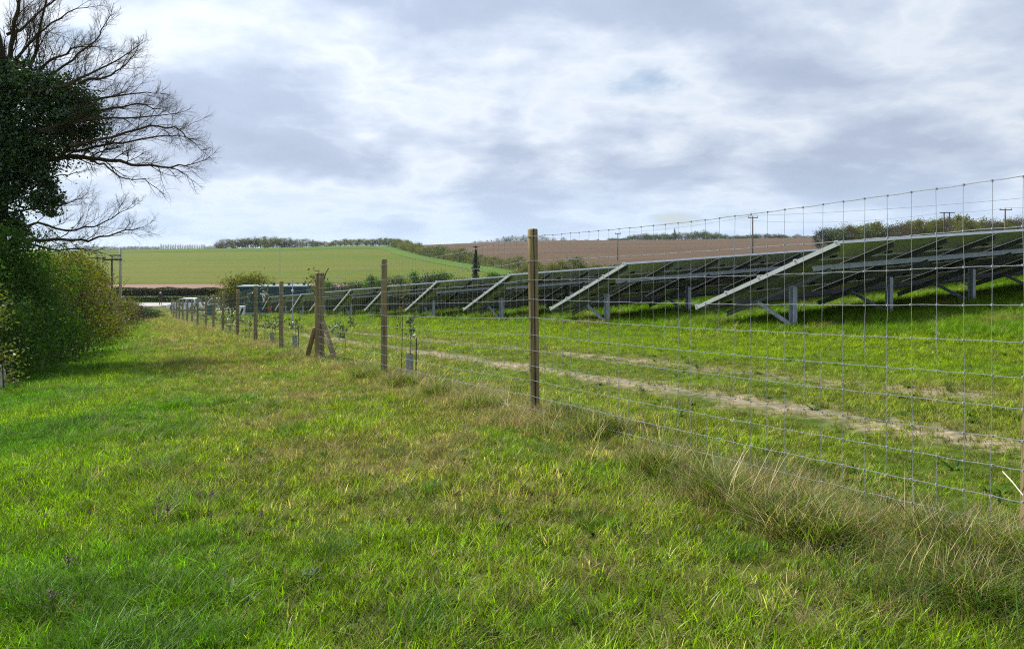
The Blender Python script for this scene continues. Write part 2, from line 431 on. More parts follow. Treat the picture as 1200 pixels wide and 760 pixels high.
for k in range(3):        # 4-6 long lush grass
    mb = MB()
    for q in range(26):
        r = 0.07 * math.sqrt(rnd.random()); a = rnd.uniform(0, 6.28)
        blade(mb, (r * math.cos(a), r * math.sin(a), -0.01), a + rnd.uniform(-1, 1), rnd.uniform(0.12, 0.26), rnd.uniform(0.004, 0.008), rnd.uniform(0.1, 0.5), rnd.uniform(0.3, 1.0))
    proto('tuft_b%d' % k, mb, m_tint)
for k in range(3):        # 7-9 thin dead straw, some lying
    mb = MB()
    for q in range(22):
        r = 0.10 * math.sqrt(rnd.random()); a = rnd.uniform(0, 6.28)
        blade(mb, (r * math.cos(a), r * math.sin(a), -0.01), rnd.uniform(0, 6.28), rnd.uniform(0.10, 0.34), rnd.uniform(0.002, 0.004), rnd.uniform(0.05, 1.1), rnd.uniform(0.0, 1.0))
    proto('tuft_c%d' % k, mb, m_tint)
for k in range(2):        # 10-11 broad-leaved weed
    mb = MB()
    for q in range(12):
        a = rnd.uniform(0, 6.28); L = rnd.uniform(0.04, 0.09)
        blade(mb, (0, 0, 0.0), a, L, L * 0.45, rnd.uniform(0.7, 1.6), 0.5)
    proto('tuft_d%d' % k, mb, m_tint)

for k in range(2):        # 12-13 long arching grass
    mb = MB()
    for q in range(18):
        a = rnd.uniform(0, 6.28); r = 0.05 * rnd.random()
        blade(mb, (r * math.cos(a), r * math.sin(a), -0.01), a + rnd.uniform(-.6, .6), rnd.uniform(0.25, 0.48), rnd.uniform(0.006, 0.010), rnd.uniform(0.05, 0.3), rnd.uniform(0.6, 1.3))
    proto('tuft_e%d' % k, mb, m_tint)
mb = MB()                 # 14 a few long pale stalks
for q in range(5):
    a = rnd.uniform(0, 6.28)
    blade(mb, (rnd.gauss(0, .08), rnd.gauss(0, .08), -0.01), a, rnd.uniform(0.35, 0.62), 0.0045, rnd.uniform(0.1, 0.9), rnd.uniform(0.0, .5))
proto('tuft_f0', mb, m_tint)

def scatter_points(y0, y1, dens, margin=2.5, left=None):
    a0 = 0.5 * (y1 - y0) * ((1.32 * y0 + 2 * margin) + (1.32 * y1 + 2 * margin))
    n = int(a0 * dens)
    Y = RNG.uniform(y0, y1, n * 2); X = RNG.uniform(-1, 1, n * 2) * (0.66 * y1 + margin)
    k = np.abs(X) < 0.66 * Y + margin
    return X[k][:n], Y[k][:n]

def gn_scatter(name, P, idx, scl, tint, m):
    me = bpy.data.meshes.new(name); me.from_pydata(P.tolist(), [], [])
    n = len(P)
    def at(nm, ty, arr, key):
        a = me.attributes.new(nm, ty, 'POINT'); a.data.foreach_set(key, np.ascontiguousarray(arr).ravel())
    at('idx', 'INT', idx.astype(np.int32), 'value'); at('scl', 'FLOAT', scl.astype(np.float32), 'value')
    rot = np.stack([RNG.normal(0, 0.12, n), RNG.normal(0, 0.12, n), RNG.uniform(0, 6.283, n)], 1).astype(np.float32)
    at('rot', 'FLOAT_VECTOR', rot, 'vector')
    at('tint', 'FLOAT_COLOR', np.hstack([np.clip(tint, 0.005, 0.8), np.ones((n, 1))]).astype(np.float32), 'color')
    o = bpy.data.objects.new(name, me); COL.objects.link(o); me.materials.append(m)
    ng = bpy.data.node_groups.new(name + '_nodes', 'GeometryNodeTree')
    ng.interface.new_socket('Geometry', in_out='INPUT', socket_type='NodeSocketGeometry')
    ng.interface.new_socket('Geometry', in_out='OUTPUT', socket_type='NodeSocketGeometry')
    gi = ng.nodes.new('NodeGroupInput'); gg = ng.nodes.new('NodeGroupOutput')
    ip = ng.nodes.new('GeometryNodeInstanceOnPoints'); ci = ng.nodes.new('GeometryNodeCollectionInfo')
    ci.inputs['Collection'].default_value = protos; ci.inputs['Separate Children'].default_value = True; ci.inputs['Reset Children'].default_value = True
    def na(nm, ty):
        q = ng.nodes.new('GeometryNodeInputNamedAttribute'); q.data_type = ty; q.inputs['Name'].default_value = nm
        return [s for s in q.outputs if s.enabled and s.name == 'Attribute'][0]
    L = ng.links.new
    L(gi.outputs[0], ip.inputs['Points']); L(ci.outputs[0], ip.inputs['Instance']); ip.inputs['Pick Instance'].default_value = True
    L(na('idx', 'INT'), ip.inputs['Instance Index']); L(na('scl', 'FLOAT'), ip.inputs['Scale']); L(na('rot', 'FLOAT_VECTOR'), ip.inputs['Rotation'])
    L(ip.outputs[0], gg.inputs[0])
    md = o.modifiers.new('scatter', 'NODES'); md.node_group = ng
    return tag(o, kind='stuff')

LUSH = np.array([0.108, 0.262, 0.001]); BRIGHT = np.array([0.188, 0.318, 0.002]); OLIVE = np.array([0.235, 0.25, 0.025])
DARK = np.array([0.060, 0.155, 0.002]); STRAW = np.array([0.46, 0.37, 0.20]); BROWN = np.array([0.22, 0.155, 0.08])
def mixv(a, b, t): return a + (b - a) * np.clip(t, 0, 1)[:, None]
allP = {'lawn_grass': [], 'rough_dry_grass': [], 'weeds': []}
HU = -6.4
for (y0, y1, dens, sc) in ((1.3, 5, 620, .78), (5, 9, 400, .82), (9, 15, 220, .95), (15, 26, 100, 1.2), (26, 50, 36, 1.8), (50, 108, 8.5, 3.0)):
    X, Y = scatter_points(y0, y1, dens)
    u = u_of(X, Y); n = len(X)
    n1 = fbm(X * 1.6, Y * 1.6, 21); n2 = fbm(X * 0.45, Y * 0.45, 31); n3 = fbm(X * 5, Y * 5, 41, 2)
    rr = RNG.random(n)
    keep = np.ones(n, bool)
    # ruts of the track and hedge foot stay thin
    wob = (fbm(X * 0.3, Y * 0.3, 77) - 0.5) * 0.7
    rut = np.maximum(np.exp(-((u + wob - 1.95) / 0.33) ** 2), 0.75 * np.exp(-((u + wob - 3.4) / 0.25) ** 2))
    keep &= rr > rut * np.clip(-0.45 + 2.4 * n1, 0, 1)
    bare = smooth(-4.2, -0.8, u) * (u < 0.8) * smooth(0.52, 0.68, n1)
    keep &= RNG.random(n) > 0.45 * bare
    keep &= (Y < 97) & (u > -60)
    T = np.repeat(LUSH[None], n, 0)
    T = mixv(T, np.repeat(BRIGHT[None], n, 0), smooth(0.35, 0.62, n2))
    dry = smooth(-4.6, -1.2, u) * (1 - smooth(0.8, 1.6, u)) * (0.35 + .65 * smooth(3.2, 6.0, Y)) * np.clip(0.35 + 1.3 * (n1 - 0.35), 0, 1)
    T = mixv(T, np.repeat(OLIVE[None], n, 0), dry)
    strip = np.exp(-((u + 2.1) / 1.5) ** 2) * smooth(4.0, 7.5, Y) * smooth(.40, .58, fbm(X * 1.1, Y * 1.1, 141))
    T = mixv(T, np.repeat(np.array([0.24, 0.185, 0.07])[None], n, 0), .8 * strip * RNG.uniform(.2, 1, n))
    inside = smooth(0.6, 1.6, u)
    T = mixv(T, np.repeat(np.array([0.24, 0.295, 0.008])[None], n, 0), inside * (0.45 + 0.6 * (n1 - 0.3)))
    near_rut = np.maximum(np.exp(-((u - 1.95) / 0.8) ** 2), np.exp(-((u - 3.4) / 0.7) ** 2))
    T = mixv(T, np.repeat(np.array([0.24, 0.22, 0.09])[None], n, 0), near_rut * (n1 * 1.1))
    under = smooth(7.4, 8.6, u)
    T = mixv(T, np.repeat(np.array([0.125, 0.235, 0.004])[None], n, 0), under)
    T = mixv(T, np.repeat(np.array([0.30, 0.25, 0.11])[None], n, 0), under * smooth(.55, .75, n1) * .8)
    dk = smooth(0.58, 0.72, fbm(X * 1.3, Y * 1.3, 55)) * (u < -2)
    T = mixv(T, np.repeat(DARK[None], n, 0), dk * 0.6)
    T = mixv(T, np.repeat(STRAW[None], n, 0), (RNG.random(n) < 0.015 + 0.28 * dry) * 0.8)
    T *= ((0.6 + 0.8 * n3) * RNG.uniform(.5, 1.45, n))[:, None]
    idx = RNG.integers(0, 4, n)
    s = sc * (0.55 + 0.9 * n2) * RNG.uniform(0.75, 1.25, n)
    s *= np.where(u < -4.0, 1.15, 1.0) * np.where((u > 0.8) & (u < 7.4), 0.75, 1.0)
    tall = (dk > 0.4) & (RNG.random(n) < 0.3) | ((under > 0.5) & (RNG.random(n) < 0.28))
    idx = np.where(tall, RNG.integers(4, 7, n), idx); s = np.where(tall, sc * RNG.uniform(0.5, 0.95, n), s)
    P = np.stack([X, Y, gz(X, Y)], 1)
    deadp = (RNG.random(n) < (0.2 + .35 * strip) * smooth(-4.6, -1.5, u) * (u < 0.6) * smooth(.4, .6, n1))
    idx = np.where(deadp, RNG.integers(7, 10, n), idx); s = np.where(deadp, sc * RNG.uniform(.3, .6, n), s)
    T = np.where(deadp[:, None], np.where(RNG.random((n, 1)) < .5, BROWN[None], STRAW[None] * .8), T)
    allP['lawn_grass'].append((P[keep], idx[keep], s[keep], T[keep]))
    # broad-leaved weeds
    k2 = keep & (RNG.random(n) < 0.016 * (Y < 16)) & (n1 > 0.45)
    if k2.sum():
        allP['weeds'].append((P[k2], RNG.integers(10, 12, k2.sum()), RNG.uniform(0.35, 0.75, k2.sum()), np.array([0.055, 0.13, 0.015]) * RNG.uniform(0.7, 1.4, (k2.sum(), 1))))
# rough grass and dead straw along the foot of the fence
for (s0, s1, dens, sc) in ((-7.5, 3, 230, .56), (3, 10, 190, .6), (10, 25, 90, .8), (25, 97, 26, 1.35)):
    n = int((s1 - s0) * 1.6 * dens)
    t = RNG.uniform(s0, s1, n); u = RNG.normal(-0.10, 0.27, n)
    u = np.where(RNG.random(n) < 0.25, RNG.normal(-0.9, 0.7, n), u)
    X = P0[0] + FX * t + 0.901 * u; Y = P0[1] + FY * t + 0.434 * u
    cl = fbm(t * 0.9, u * 0.9 + 9, 61); keep = (RNG.random(n) < np.clip((cl - 0.36) * 2.6, 0.04, 1)) & (Y > 0.8)
    dead = RNG.random(n) < 0.46 + 0.4 * (fbm(X * 0.7, Y * 0.7, 66) - 0.5)
    T = np.where(dead[:, None], STRAW[None] * RNG.uniform(0.55, 1.15, (n, 1)), np.where(RNG.random((n, 1)) < 0.3, BROWN[None], np.array([[0.14, 0.19, 0.03]])))
    idx = np.where(dead, RNG.integers(7, 10, n), np.where(RNG.random(n) < 0.6, RNG.integers(4, 7, n), RNG.integers(0, 4, n)))
    s = sc * RNG.uniform(0.45, 1.15, n) * (0.55 + 0.9 * cl) * np.where(np.abs(u) > 0.7, 0.6, 1.0)
    P = np.stack([X, Y, gz(X, Y)], 1)
    allP['rough_dry_grass'].append((P[keep], idx[keep], s[keep], T[keep]))
# big tussocks against the net and at the lower right
for (tx, ty, rad_, cnt, dead_) in ((2.02, 3.95, .42, 260, .55), (1.72, 4.35, .35, 160, .6), (1.45, 5.15, .36, 190, .5), (2.15, 3.3, .4, 240, .25), (1.2, 5.9, .3, 110, .6), (0.35, 7.45, .3, 110, .7), (1.75, 3.4, .3, 110, .35), (0.6, 6.9, .3, 90, .6), (-0.4, 9.1, .4, 90, .8), (2.25, 2.9, .35, 150, .2)):
    cnt = int(cnt * .6); X = RNG.normal(tx, rad_ * .6, cnt); Y = RNG.normal(ty, rad_ * .6, cnt)
    dead = RNG.random(cnt) < dead_
    idx = np.where(dead, RNG.integers(7, 10, cnt), RNG.integers(4, 7, cnt))
    T = np.where(dead[:, None], STRAW[None] * RNG.uniform(0.4, 1.1, (cnt, 1)), np.array([[0.10, 0.17, 0.02]]) * RNG.uniform(0.6, 1.3, (cnt, 1)))
    allP['rough_dry_grass'].append((np.stack([X, Y, gz(X, Y)], 1), idx, RNG.uniform(0.35, 0.8, cnt), T))
for (tx, ty, rad_, cnt) in ((2.35, 3.15, .35, 26), (1.95, 3.35, .3, 10), (2.1, 2.75, .35, 12), (1.5, 4.7, .25, 7), (1.15, 5.2, .2, 5)):
    X = RNG.normal(tx, rad_ * .6, cnt); Y = RNG.normal(ty, rad_ * .6, cnt)
    allP['rough_dry_grass'].append((np.stack([X, Y, gz(X, Y)], 1), RNG.integers(12, 14, cnt), RNG.uniform(0.4, .7, cnt), np.array([[0.09, 0.18, 0.012]]) * RNG.uniform(0.6, 1.3, (cnt, 1))))
cnt = 70; t = RNG.uniform(-6.5, 14, cnt); u = RNG.normal(-.1, .25, cnt); X = P0[0] + FX * t + 0.901 * u; Y = P0[1] + FY * t + 0.434 * u; k = Y > 1.5
allP['rough_dry_grass'].append((np.stack([X, Y, gz(X, Y)], 1)[k], np.full(cnt, 14)[k], RNG.uniform(.45, .95, cnt)[k], (np.array([[0.6, 0.52, 0.36]]) * RNG.uniform(.7, 1.2, (cnt, 1)))[k]))
# compact mounded tussocks: dead thatch inside, tinted dark to paint the shaded voids, green and straw blades outside
for (tx, ty, r_, k_) in ((1.53, 4.24, .24, 1.0), (1.27, 4.84, .22, .9), (1.0, 5.6, .18, .75), (.77, 6.9, .24, .9), (.52, 7.5, .2, .8), (2.2, 3.75, .28, 1.05), (1.98, 3.35, .2, .8), (2.45, 3.35, .25, 1.0), (-.35, 8.6, .22, .9), (-.9, 9.9, .22, .9), (-2.3, 12.6, .3, 1.0), (-1.6, 11.1, .22, .9)):
    for cnt, rr3, tint_, ids, s0, s1 in ((46, .75, (0.075, 0.06, 0.025), (7, 10), .4, .7), (40, 1.0, (0.13, 0.21, 0.006), (4, 7), .55, .95), (26, 1.1, (0.46, 0.39, 0.22), (7, 10), .5, .95)):
        an = RNG.uniform(0, 6.283, cnt); q = r_ * rr3 * np.sqrt(RNG.random(cnt)); X = tx + q * np.cos(an) * .9; Y = ty + q * np.sin(an) * 1.2
        allP['rough_dry_grass'].append((np.stack([X, Y, gz(X, Y) + .05 * (1 - (q / (r_ * 1.2)) ** 2)], 1), RNG.integers(ids[0], ids[1], cnt), k_ * RNG.uniform(s0, s1, cnt), np.array([tint_]) * RNG.uniform(.55, 1.35, (cnt, 1))))
# lush dark tufts lower left
for (tx, ty, rad_, cnt) in ((-1.75, 3.35, .22, 50), (-2.35, 3.75, .22, 44), (-1.3, 3.3, .16, 30), (-0.35, 3.3, .2, 34), (0.25, 3.25, .18, 30), (-1.9, 4.6, .2, 26), (-5.6, 8.9, .4, 70), (-1.0, 4.3, .16, 24), (1.15, 4.0, .2, 34), (-.6, 5.4, .15, 20), (.5, 4.5, .16, 24), (-3.4, 6.1, .2, 26), (.3, 6.2, .2, 30)):
    X = RNG.normal(tx, rad_ * .6, cnt); Y = RNG.normal(ty, rad_ * .5, cnt)
    T = np.array([[0.085, 0.205, 0.003]]) * RNG.uniform(0.6, 1.3, (cnt, 1))
    allP['lawn_grass'].append((np.stack([X, Y, gz(X, Y)], 1), RNG.integers(4, 7, cnt), RNG.uniform(0.22, 0.5, cnt), T))
for nm, lst in allP.items():
    gn_scatter(nm, *[np.concatenate([q[k] for q in lst]) for k in range(4)], m_tint)

# small purple flowers in the turf
m_fl = leafmat('purple_petals', [(0.06, 0.018, 0.06), (0.13, 0.05, 0.13), (0.08, 0.04, 0.04)], 0.3, 0.03)
m_stem = simple('flower_stem', (0.07, 0.10, 0.03), 0.8)
fp = None
for (px, py) in ((61, 722), (80, 678), (53, 617), (105, 613), (183, 608), (197, 613), (186, 603), (234, 592), (248, 589), (247, 618), (253, 662), (306, 616), (155, 549), (182, 523), (227, 521), (243, 534), (432, 640), (480, 629), (328, 577), (79, 615)):
    k = (py - 288) / 915; a = (px - 600) / 915
    Yd = (EYE - 0.279) / (k + 0.0773 * a - 0.0453); X = a * Yd
    for _ in range(4):
        Yd = (EYE - gs(a * Yd, Yd)) / k
    loc = (a * Yd, Yd, gs(a * Yd, Yd))
    if fp is None:
        fp = empty('wild_flower', loc)
        mb = MB(); mb.tube([(0, 0, 0), (0.004, 0, 0.06), (0.0, 0.003, 0.105)], 0.0018, 4); mb.build('stem', m_stem, fp)
        C = RNG.normal(size=(60, 3)) * np.array([0.011, 0.011, 0.015]) + np.array([0, 0.003, 0.115])
        v, q = leaves(C, 0.014); np_obj('flower_head', v, q, m_fl, fp)
        o = fp
    else: o = copy_tree(fp)
    o.location = loc; o.rotation_euler = (0, 0, rnd.uniform(0, 6)); sc = rnd.uniform(0.6, 0.9); o.scale = (sc, sc, sc)
    tag(o, 'tiny purple wild flower on a short stem in the green turf', 'flower', 'purple flowers dotted in the turf')
# ==== PART 2 ====
# ------------------------------------------------------------------ fence
def wood_material():
    m, nt, out = mat('weathered_post_wood')
    p = nd(nt, 'ShaderNodeBsdfPrincipled'); lk(nt, p.outputs[0], out.inputs[0]); p.inputs['Roughness'].default_value = 0.85
    p.inputs['Specular IOR Level'].default_value = 0.2
    tc = nd(nt, 'ShaderNodeTexCoord'); oi = nd(nt, 'ShaderNodeObjectInfo')
    off = nd(nt, 'ShaderNodeVectorMath', operation='ADD'); lk(nt, tc.outputs['Object'], off.inputs[0]); lk(nt, oi.outputs['Random'], off.inputs[1])
    v = mapping(nt, off.outputs[0], (26, 26, 1.1)); n = noise(nt, v, 1.6, 7, 0.65)
    v2 = mapping(nt, off.outputs[0], (60, 60, 3)); n2 = noise(nt, v2, 1.5, 5, 0.7)
    v3 = mapping(nt, off.outputs[0], (3, 3, 1.3)); n3 = noise(nt, v3, 1.5, 4, 0.6)
    c = ramp(nt, n, [(0.30, (0.07, 0.045, 0.022)), (0.45, (0.20, 0.145, 0.07)), (0.62, (0.31, 0.24, 0.13)), (0.8, (0.38, 0.33, 0.21))])
    c = mixc(nt, 1.0, c, ramp(nt, n2, [(0.3, (0.7, 0.7, 0.68)), (0.7, (1.2, 1.2, 1.2))]), 'MULTIPLY')
    c = mixc(nt, ramp(nt, n3, [(0.45, (0, 0, 0)), (0.7, (0.6, 0.6, 0.6))]), c, (0.20, 0.21, 0.08))
    lk(nt, c, p.inputs['Base Color'])
    b = nd(nt, 'ShaderNodeBump'); b.inputs['Strength'].default_value = 0.7; b.inputs['Distance'].default_value = 0.01
    lk(nt, n, b.inputs['Height']); lk(nt, b.outputs[0], p.inputs['Normal'])
    return m
m_wood = wood_material()
m_wire = simple('galvanised_wire', (0.36, 0.38, 0.41), 0.5, 0.4, 0.25, 40)
m_crack = simple('dry_crack', (0.03, 0.022, 0.014), 0.95)
m_ivyleaf = leafmat('ivy_leaves', [(0.012, 0.04, 0.007), (0.024, 0.068, 0.010), (0.045, 0.10, 0.016), (0.016, 0.05, 0.008), (.06, .08, .018)], 0.28, 0.06)
m_twigleaf = leafmat('holly_green_leaves', [(0.03, 0.06, 0.012), (0.055, 0.10, 0.02), (0.09, 0.12, 0.025)], 0.3, 0.07)
m_oliveleaf = leafmat('olive_leaves', [(0.10, 0.09, 0.025), (0.13, 0.14, 0.03), (0.08, 0.075, 0.03), (0.17, 0.16, 0.04)], 0.35, 0.04)
m_twig = simple('twig_bark', (0.075, 0.055, 0.04), 0.9)
m_tube = simple('pale_mesh_guard', (0.26, 0.28, 0.24), 0.7, 0, 0.25, 20)
m_cane = simple('cane', (0.10, 0.075, 0.05), 0.85)

def post_mesh(mb, h, r, jag=0.004, n=14):
    o = len(mb.v); levels = [-0.15, 0, 0.3, 0.7, 1.1, 1.5, h - 0.012, h]
    ph = rnd.uniform(0, 6)
    for L in levels:
        for k in range(n):
            a = 2 * math.pi * k / n; rr = r * (1 - 0.02 * L) + jag * math.sin(3 * a + ph) + rnd.uniform(-jag, jag) * 0.4
            if L == h: rr -= 0.008
            mb.v.append((rr * math.cos(a), rr * math.sin(a), L + (rnd.uniform(-.004, .004) if L == h else 0)))
    for i in range(len(levels) - 1):
        for k in range(n): mb.f.append([o + i * n + k, o + i * n + (k + 1) % n, o + (i + 1) * n + (k + 1) % n, o + (i + 1) * n + k]); mb.m.append(0)
    mb.f.append([o + (len(levels) - 1) * n + k for k in range(n)]); mb.m.append(0)

fence = empty('wire_fence', (P0[0], P0[1], gs(*P0)))
tag(fence, 'tall galvanised stock net fence on round wooden posts running beside the grass track', 'fence')
FL = Vector(fence.location)
post_px = [1211, 627, 450, 374.5, 329.5, 299.5, 278, 261, 250, 241, 231.5, 225, 219, 214, 210, 206.5, 203.5, 201]
P = []
for k, px in enumerate(post_px):
    # where the line of sight's heading meets the fence line
    a = (px - 600) / 915
    t = (a * P0[1] - P0[0]) / (FX - a * FY)
    x, y = P0[0] + FX * t, P0[1] + FY * t
    P.append(Vector((x, y, gs(x, y))))
P[0] = Vector((608 / 915 * 3.85, 3.85, EYE + 81 / 915 * 3.85 - 1.81))
# a bay beyond the right edge of the picture so that the net does not stop there
P.insert(0, Vector((P[0].x - FX * 4.4, P[0].y - FY * 4.4, gs(P[0].x - FX * 4.4, P[0].y - FY * 4.4))))
tops = [1.9] * len(P)
posts = []
for k, p in enumerate(P):
    if k == 4:
        mb = MB(); post_mesh(mb, 1.90, 0.105, 0.007)
        o = mb.build('strainer_post', m_wood, fence, p - FL, True); o['label'] = 'thick strainer post with two slanting struts and ivy at its top'
        for side, lab in ((1, 'pale strut facing the viewer'), (-1, 'dark strut on the far side')):
            sb = MB()
            if side == 1: a, b = Vector((0.09, -0.09, 0.83)), Vector((0.55, -0.75, -0.02))
            else: a, b = Vector((-0.10, -0.02, 0.70)), Vector((-0.38, 0.35, -0.06))
            sb.tube([a, (a + b) / 2, b], [0.055, 0.056, 0.055], 10)
            q = sb.build('strut', m_wood, o, (0, 0, 0), True); q['label'] = lab
        vb = np.concatenate([RNG.normal(size=(70, 3)) * np.array([.10, .08, .13]) + np.array([-.08, -.05, 1.75]), RNG.normal(size=(25, 3)) * np.array([.05, .05, .2]) + np.array([-.12, -.05, 1.5])])
        v, qd = leaves(vb, 0.07); np_obj('ivy_leaves', v, qd, m_oliveleaf, o)
        sb = MB(); sb.tube([(0.08, 0, 1.7), (0.14, 0, 1.9), (0.2, 0, 2.0)], 0.012, 5); sb.build('twig', m_twig, o)
        posts.append(o); continue
    h = 1.90 * rnd.uniform(0.985, 1.01); r = 0.051 if k < 5 else rnd.uniform(0.055, 0.07)
    mb = MB(); post_mesh(mb, h, r)
    o = mb.build('post', m_wood, fence, p - FL, True)
    if k == 1: o.rotation_euler = (0, 0.022, 0)
    else: o.rotation_euler = (rnd.uniform(-.012, .012), rnd.uniform(-.012, .012) + (0.012 if k > 4 else 0), 0)
    if k == 2:
        cb = MB()      # the long drying crack down its face
        zs = np.linspace(0.12, h - 0.002, 26); wv = [0.002 + 0.005 * vnoise(z * 5, 0.3, 9) for z in zs]
        for i in range(25):
            xa, xb_ = 0.004 + 0.006 * float(vnoise(zs[i] * 2, 1, 4)), 0.004 + 0.006 * float(vnoise(zs[i + 1] * 2, 1, 4))
            cb.add([(xa - wv[i], -r * 1.03 - .003, zs[i]), (xa + wv[i], -r * 1.03 - .003, zs[i]), (xb_ + wv[i + 1], -r * 1.03 - .003, zs[i + 1]), (xb_ - wv[i + 1], -r * 1.03 - .003, zs[i + 1])], [(0, 1, 2, 3)])
        cb.build('crack', m_crack, o)
        o['label'] = 'nearest whole post with a long dark drying crack'
    posts.append(o)
hts = [1.81, 1.565, 1.376, 1.18, 0.998, 0.826, 0.67, 0.516, 0.37, 0.215, 0.085]
for k in range(len(P) - 1):
    a, b = P[k], P[k + 1]; L = (b - a).length; n = max(2, round(L / 0.147))
    mb = MB(); nrm = Vector((-0.901, -0.434, 0)) * 0.062       # the net is stapled to our side of the posts
    grid = []
    for hi, h in enumerate(hts):
        row = []
        for i in range(n + 1):
            t = i / n; sag = -0.035 * math.sin(math.pi * t) * (1 if hi == 0 else 0.5)
            p = a.lerp(b, t) - FL + nrm * (1 if k != 3 and k != 4 else 1.0) + Vector((0, 0, h + sag))
            base = a.lerp(b, t); p.z += (gs(base.x, base.y) - base.z) * (0.4 if k > 1 else 0.0)
            p += Vector((0, 0, rnd.uniform(-.0022, .0022))) + nrm * rnd.uniform(-.06, .06)
            row.append(p)
        grid.append(row)
        pts = []
        for i in range(n):
            pts += [row[i], row[i].lerp(row[i + 1], 0.5) + Vector((0, 0, 0.0015 if i % 2 else -0.0015))]
        pts.append(row[n])
        mb.tube(pts, (0.0024 if hi not in (0, 4) else 0.0028) * (1 if k < 4 else .66), 4, 0, False)
    for i in range(n + 1):
        if i == 0 and k > 0: continue
        pts = []; dx = rnd.uniform(-0.012, 0.012)
        for hi in range(len(hts)):
            q = grid[hi][i].copy(); q += (b - a).normalized() * (dx * hi / 5 + rnd.uniform(-.004, .004)); pts.append(q)
        pts.append(pts[-1] + Vector((0, 0, -0.09)))
        mb.tube(pts, 0.0013 if k < 4 else .0009, 4, 0, False)
        if k < 3:      # hinge knots where the wires cross
            for hi in range(len(hts)): mb.box(grid[hi][i], (0.010, 0.010, 0.011))
    mb.build('wire_net', m_wire, fence)
# a broken dry stick leaning into the net near the right post
st = MB(); q0 = ray(1175, 552, 3.75); q1 = ray(1199, 580, 3.6)
st.tube([q0, q0.lerp(q1, .5) + Vector((0, 0, .004)), q1], [0.003, 0.0035, 0.003], 5)
tag(st.build('dry_stalk', simple('pale_dry_stalk', (0.62, 0.56, 0.45), 0.8)), 'pale broken dry stalk leaning in the net at the right edge', 'stalk')

# young hedge plants along the far side of the fence
def sapling(px, dt, h, spread, nl, guard, m, lab, leaf=0.055, lo=0.3, u=0.28):
    a = (px - 600) / 915; t = (a * P0[1] - P0[0]) / (FX - a * FY)
    x, y = P0[0] + FX * t + 0.901 * u, P0[1] + FY * t + 0.434 * u
    r = empty('hedge_sapling', (x, y, gs(x, y))); tag(r, lab, 'sapling', 'young hedge plants along the fence')
    mb = MB(); tips = []
    mb.tube([(0, 0, 0), (0.02, 0.0, h * .5), (rnd.uniform(-.05, .05), 0, h * .97)], [0.007, 0.005, 0.002], 5)
    for i in range(9):
        z = rnd.uniform(lo, .9) * h; an = rnd.uniform(0, 6.28); e = Vector((math.cos(an) * spread, math.sin(an) * spread, z + rnd.uniform(0, .25) * h))
        mb.tube([(0.01, 0, z), e], [0.005, 0.002], 3); tips.append((Vector((0.01, 0, z)), e))
    mb.build('stem', m_twig, r)
    C = [p.lerp(q, rnd.uniform(.2, 1.1)) + Vector([rnd.gauss(0, .03) for _ in range(3)]) for p, q in (rnd.choice(tips) for _ in range(nl))]
    v, q = leaves(np.array([tuple(c) for c in C]), leaf); np_obj('leaves', v, q, m, r)
    if guard:
        g = MB(); g.tube([(0, 0, -0.02), (0, 0, .36)], 0.06, 10, 0, False); g.build('tree_guard', m_tube, r, (0, 0, 0), True)
        c = MB(); c.tube([(0.10, -0.02, -0.05), (0.11, -0.02, .62)], 0.012, 6); c.build('cane', m_cane, r)
sapling(460, 0, 1.15, .10, 80, True, m_twigleaf, 'thin sapling in a pale guard with a dark cane behind the second post', .06, .5)
sapling(456, 0, 1.6, .13, 120, False, m_oliveleaf, 'tall olive leaved stem climbing beside the second post', .05, .4, .2)
sapling(388, 0, .85, .30, 110, False, m_twigleaf, 'leafy young holly bush right behind the thick strainer post', .075, .5)
sapling(333, 0, .85, .22, 80, True, m_twigleaf, 'sapling in a pale guard at the slim post left of the strainer', .07, .5)
sapling(308, 0, .95, .42, 150, True, m_twigleaf, 'wide leafy sapling in a guard beside a thin post before the green cabin', .085, .5)
sapling(283, 0, 1.0, .45, 170, False, m_twigleaf, 'bushy sapling spreading low at the fence near the white cabinet', .085, .2)
sapling(262, 0, 1.2, .40, 130, True, m_oliveleaf, 'olive tinged sapling on the fence by the small green box', .08, .2)
sapling(300, 0, 1.9, .35, 130, False, m_oliveleaf, 'tall brownish sapling overtopping a fence post before the green cabin', .08, .6)
sapling(279, 0, 1.9, .33, 120, False, m_oliveleaf, 'tall sapling with brown leaves at the post left of the green cabin', .08, .55)
for px in (262, 252, 243, 232, 226, 220, 215, 210, 205, 202):
    sapling(px + 1, 0, rnd.uniform(1.6, 2.1), .45, 150, False, m_oliveleaf if px % 2 else m_twigleaf, 'young hedge plant grown up through the far end of the wire fence', .11, .15)

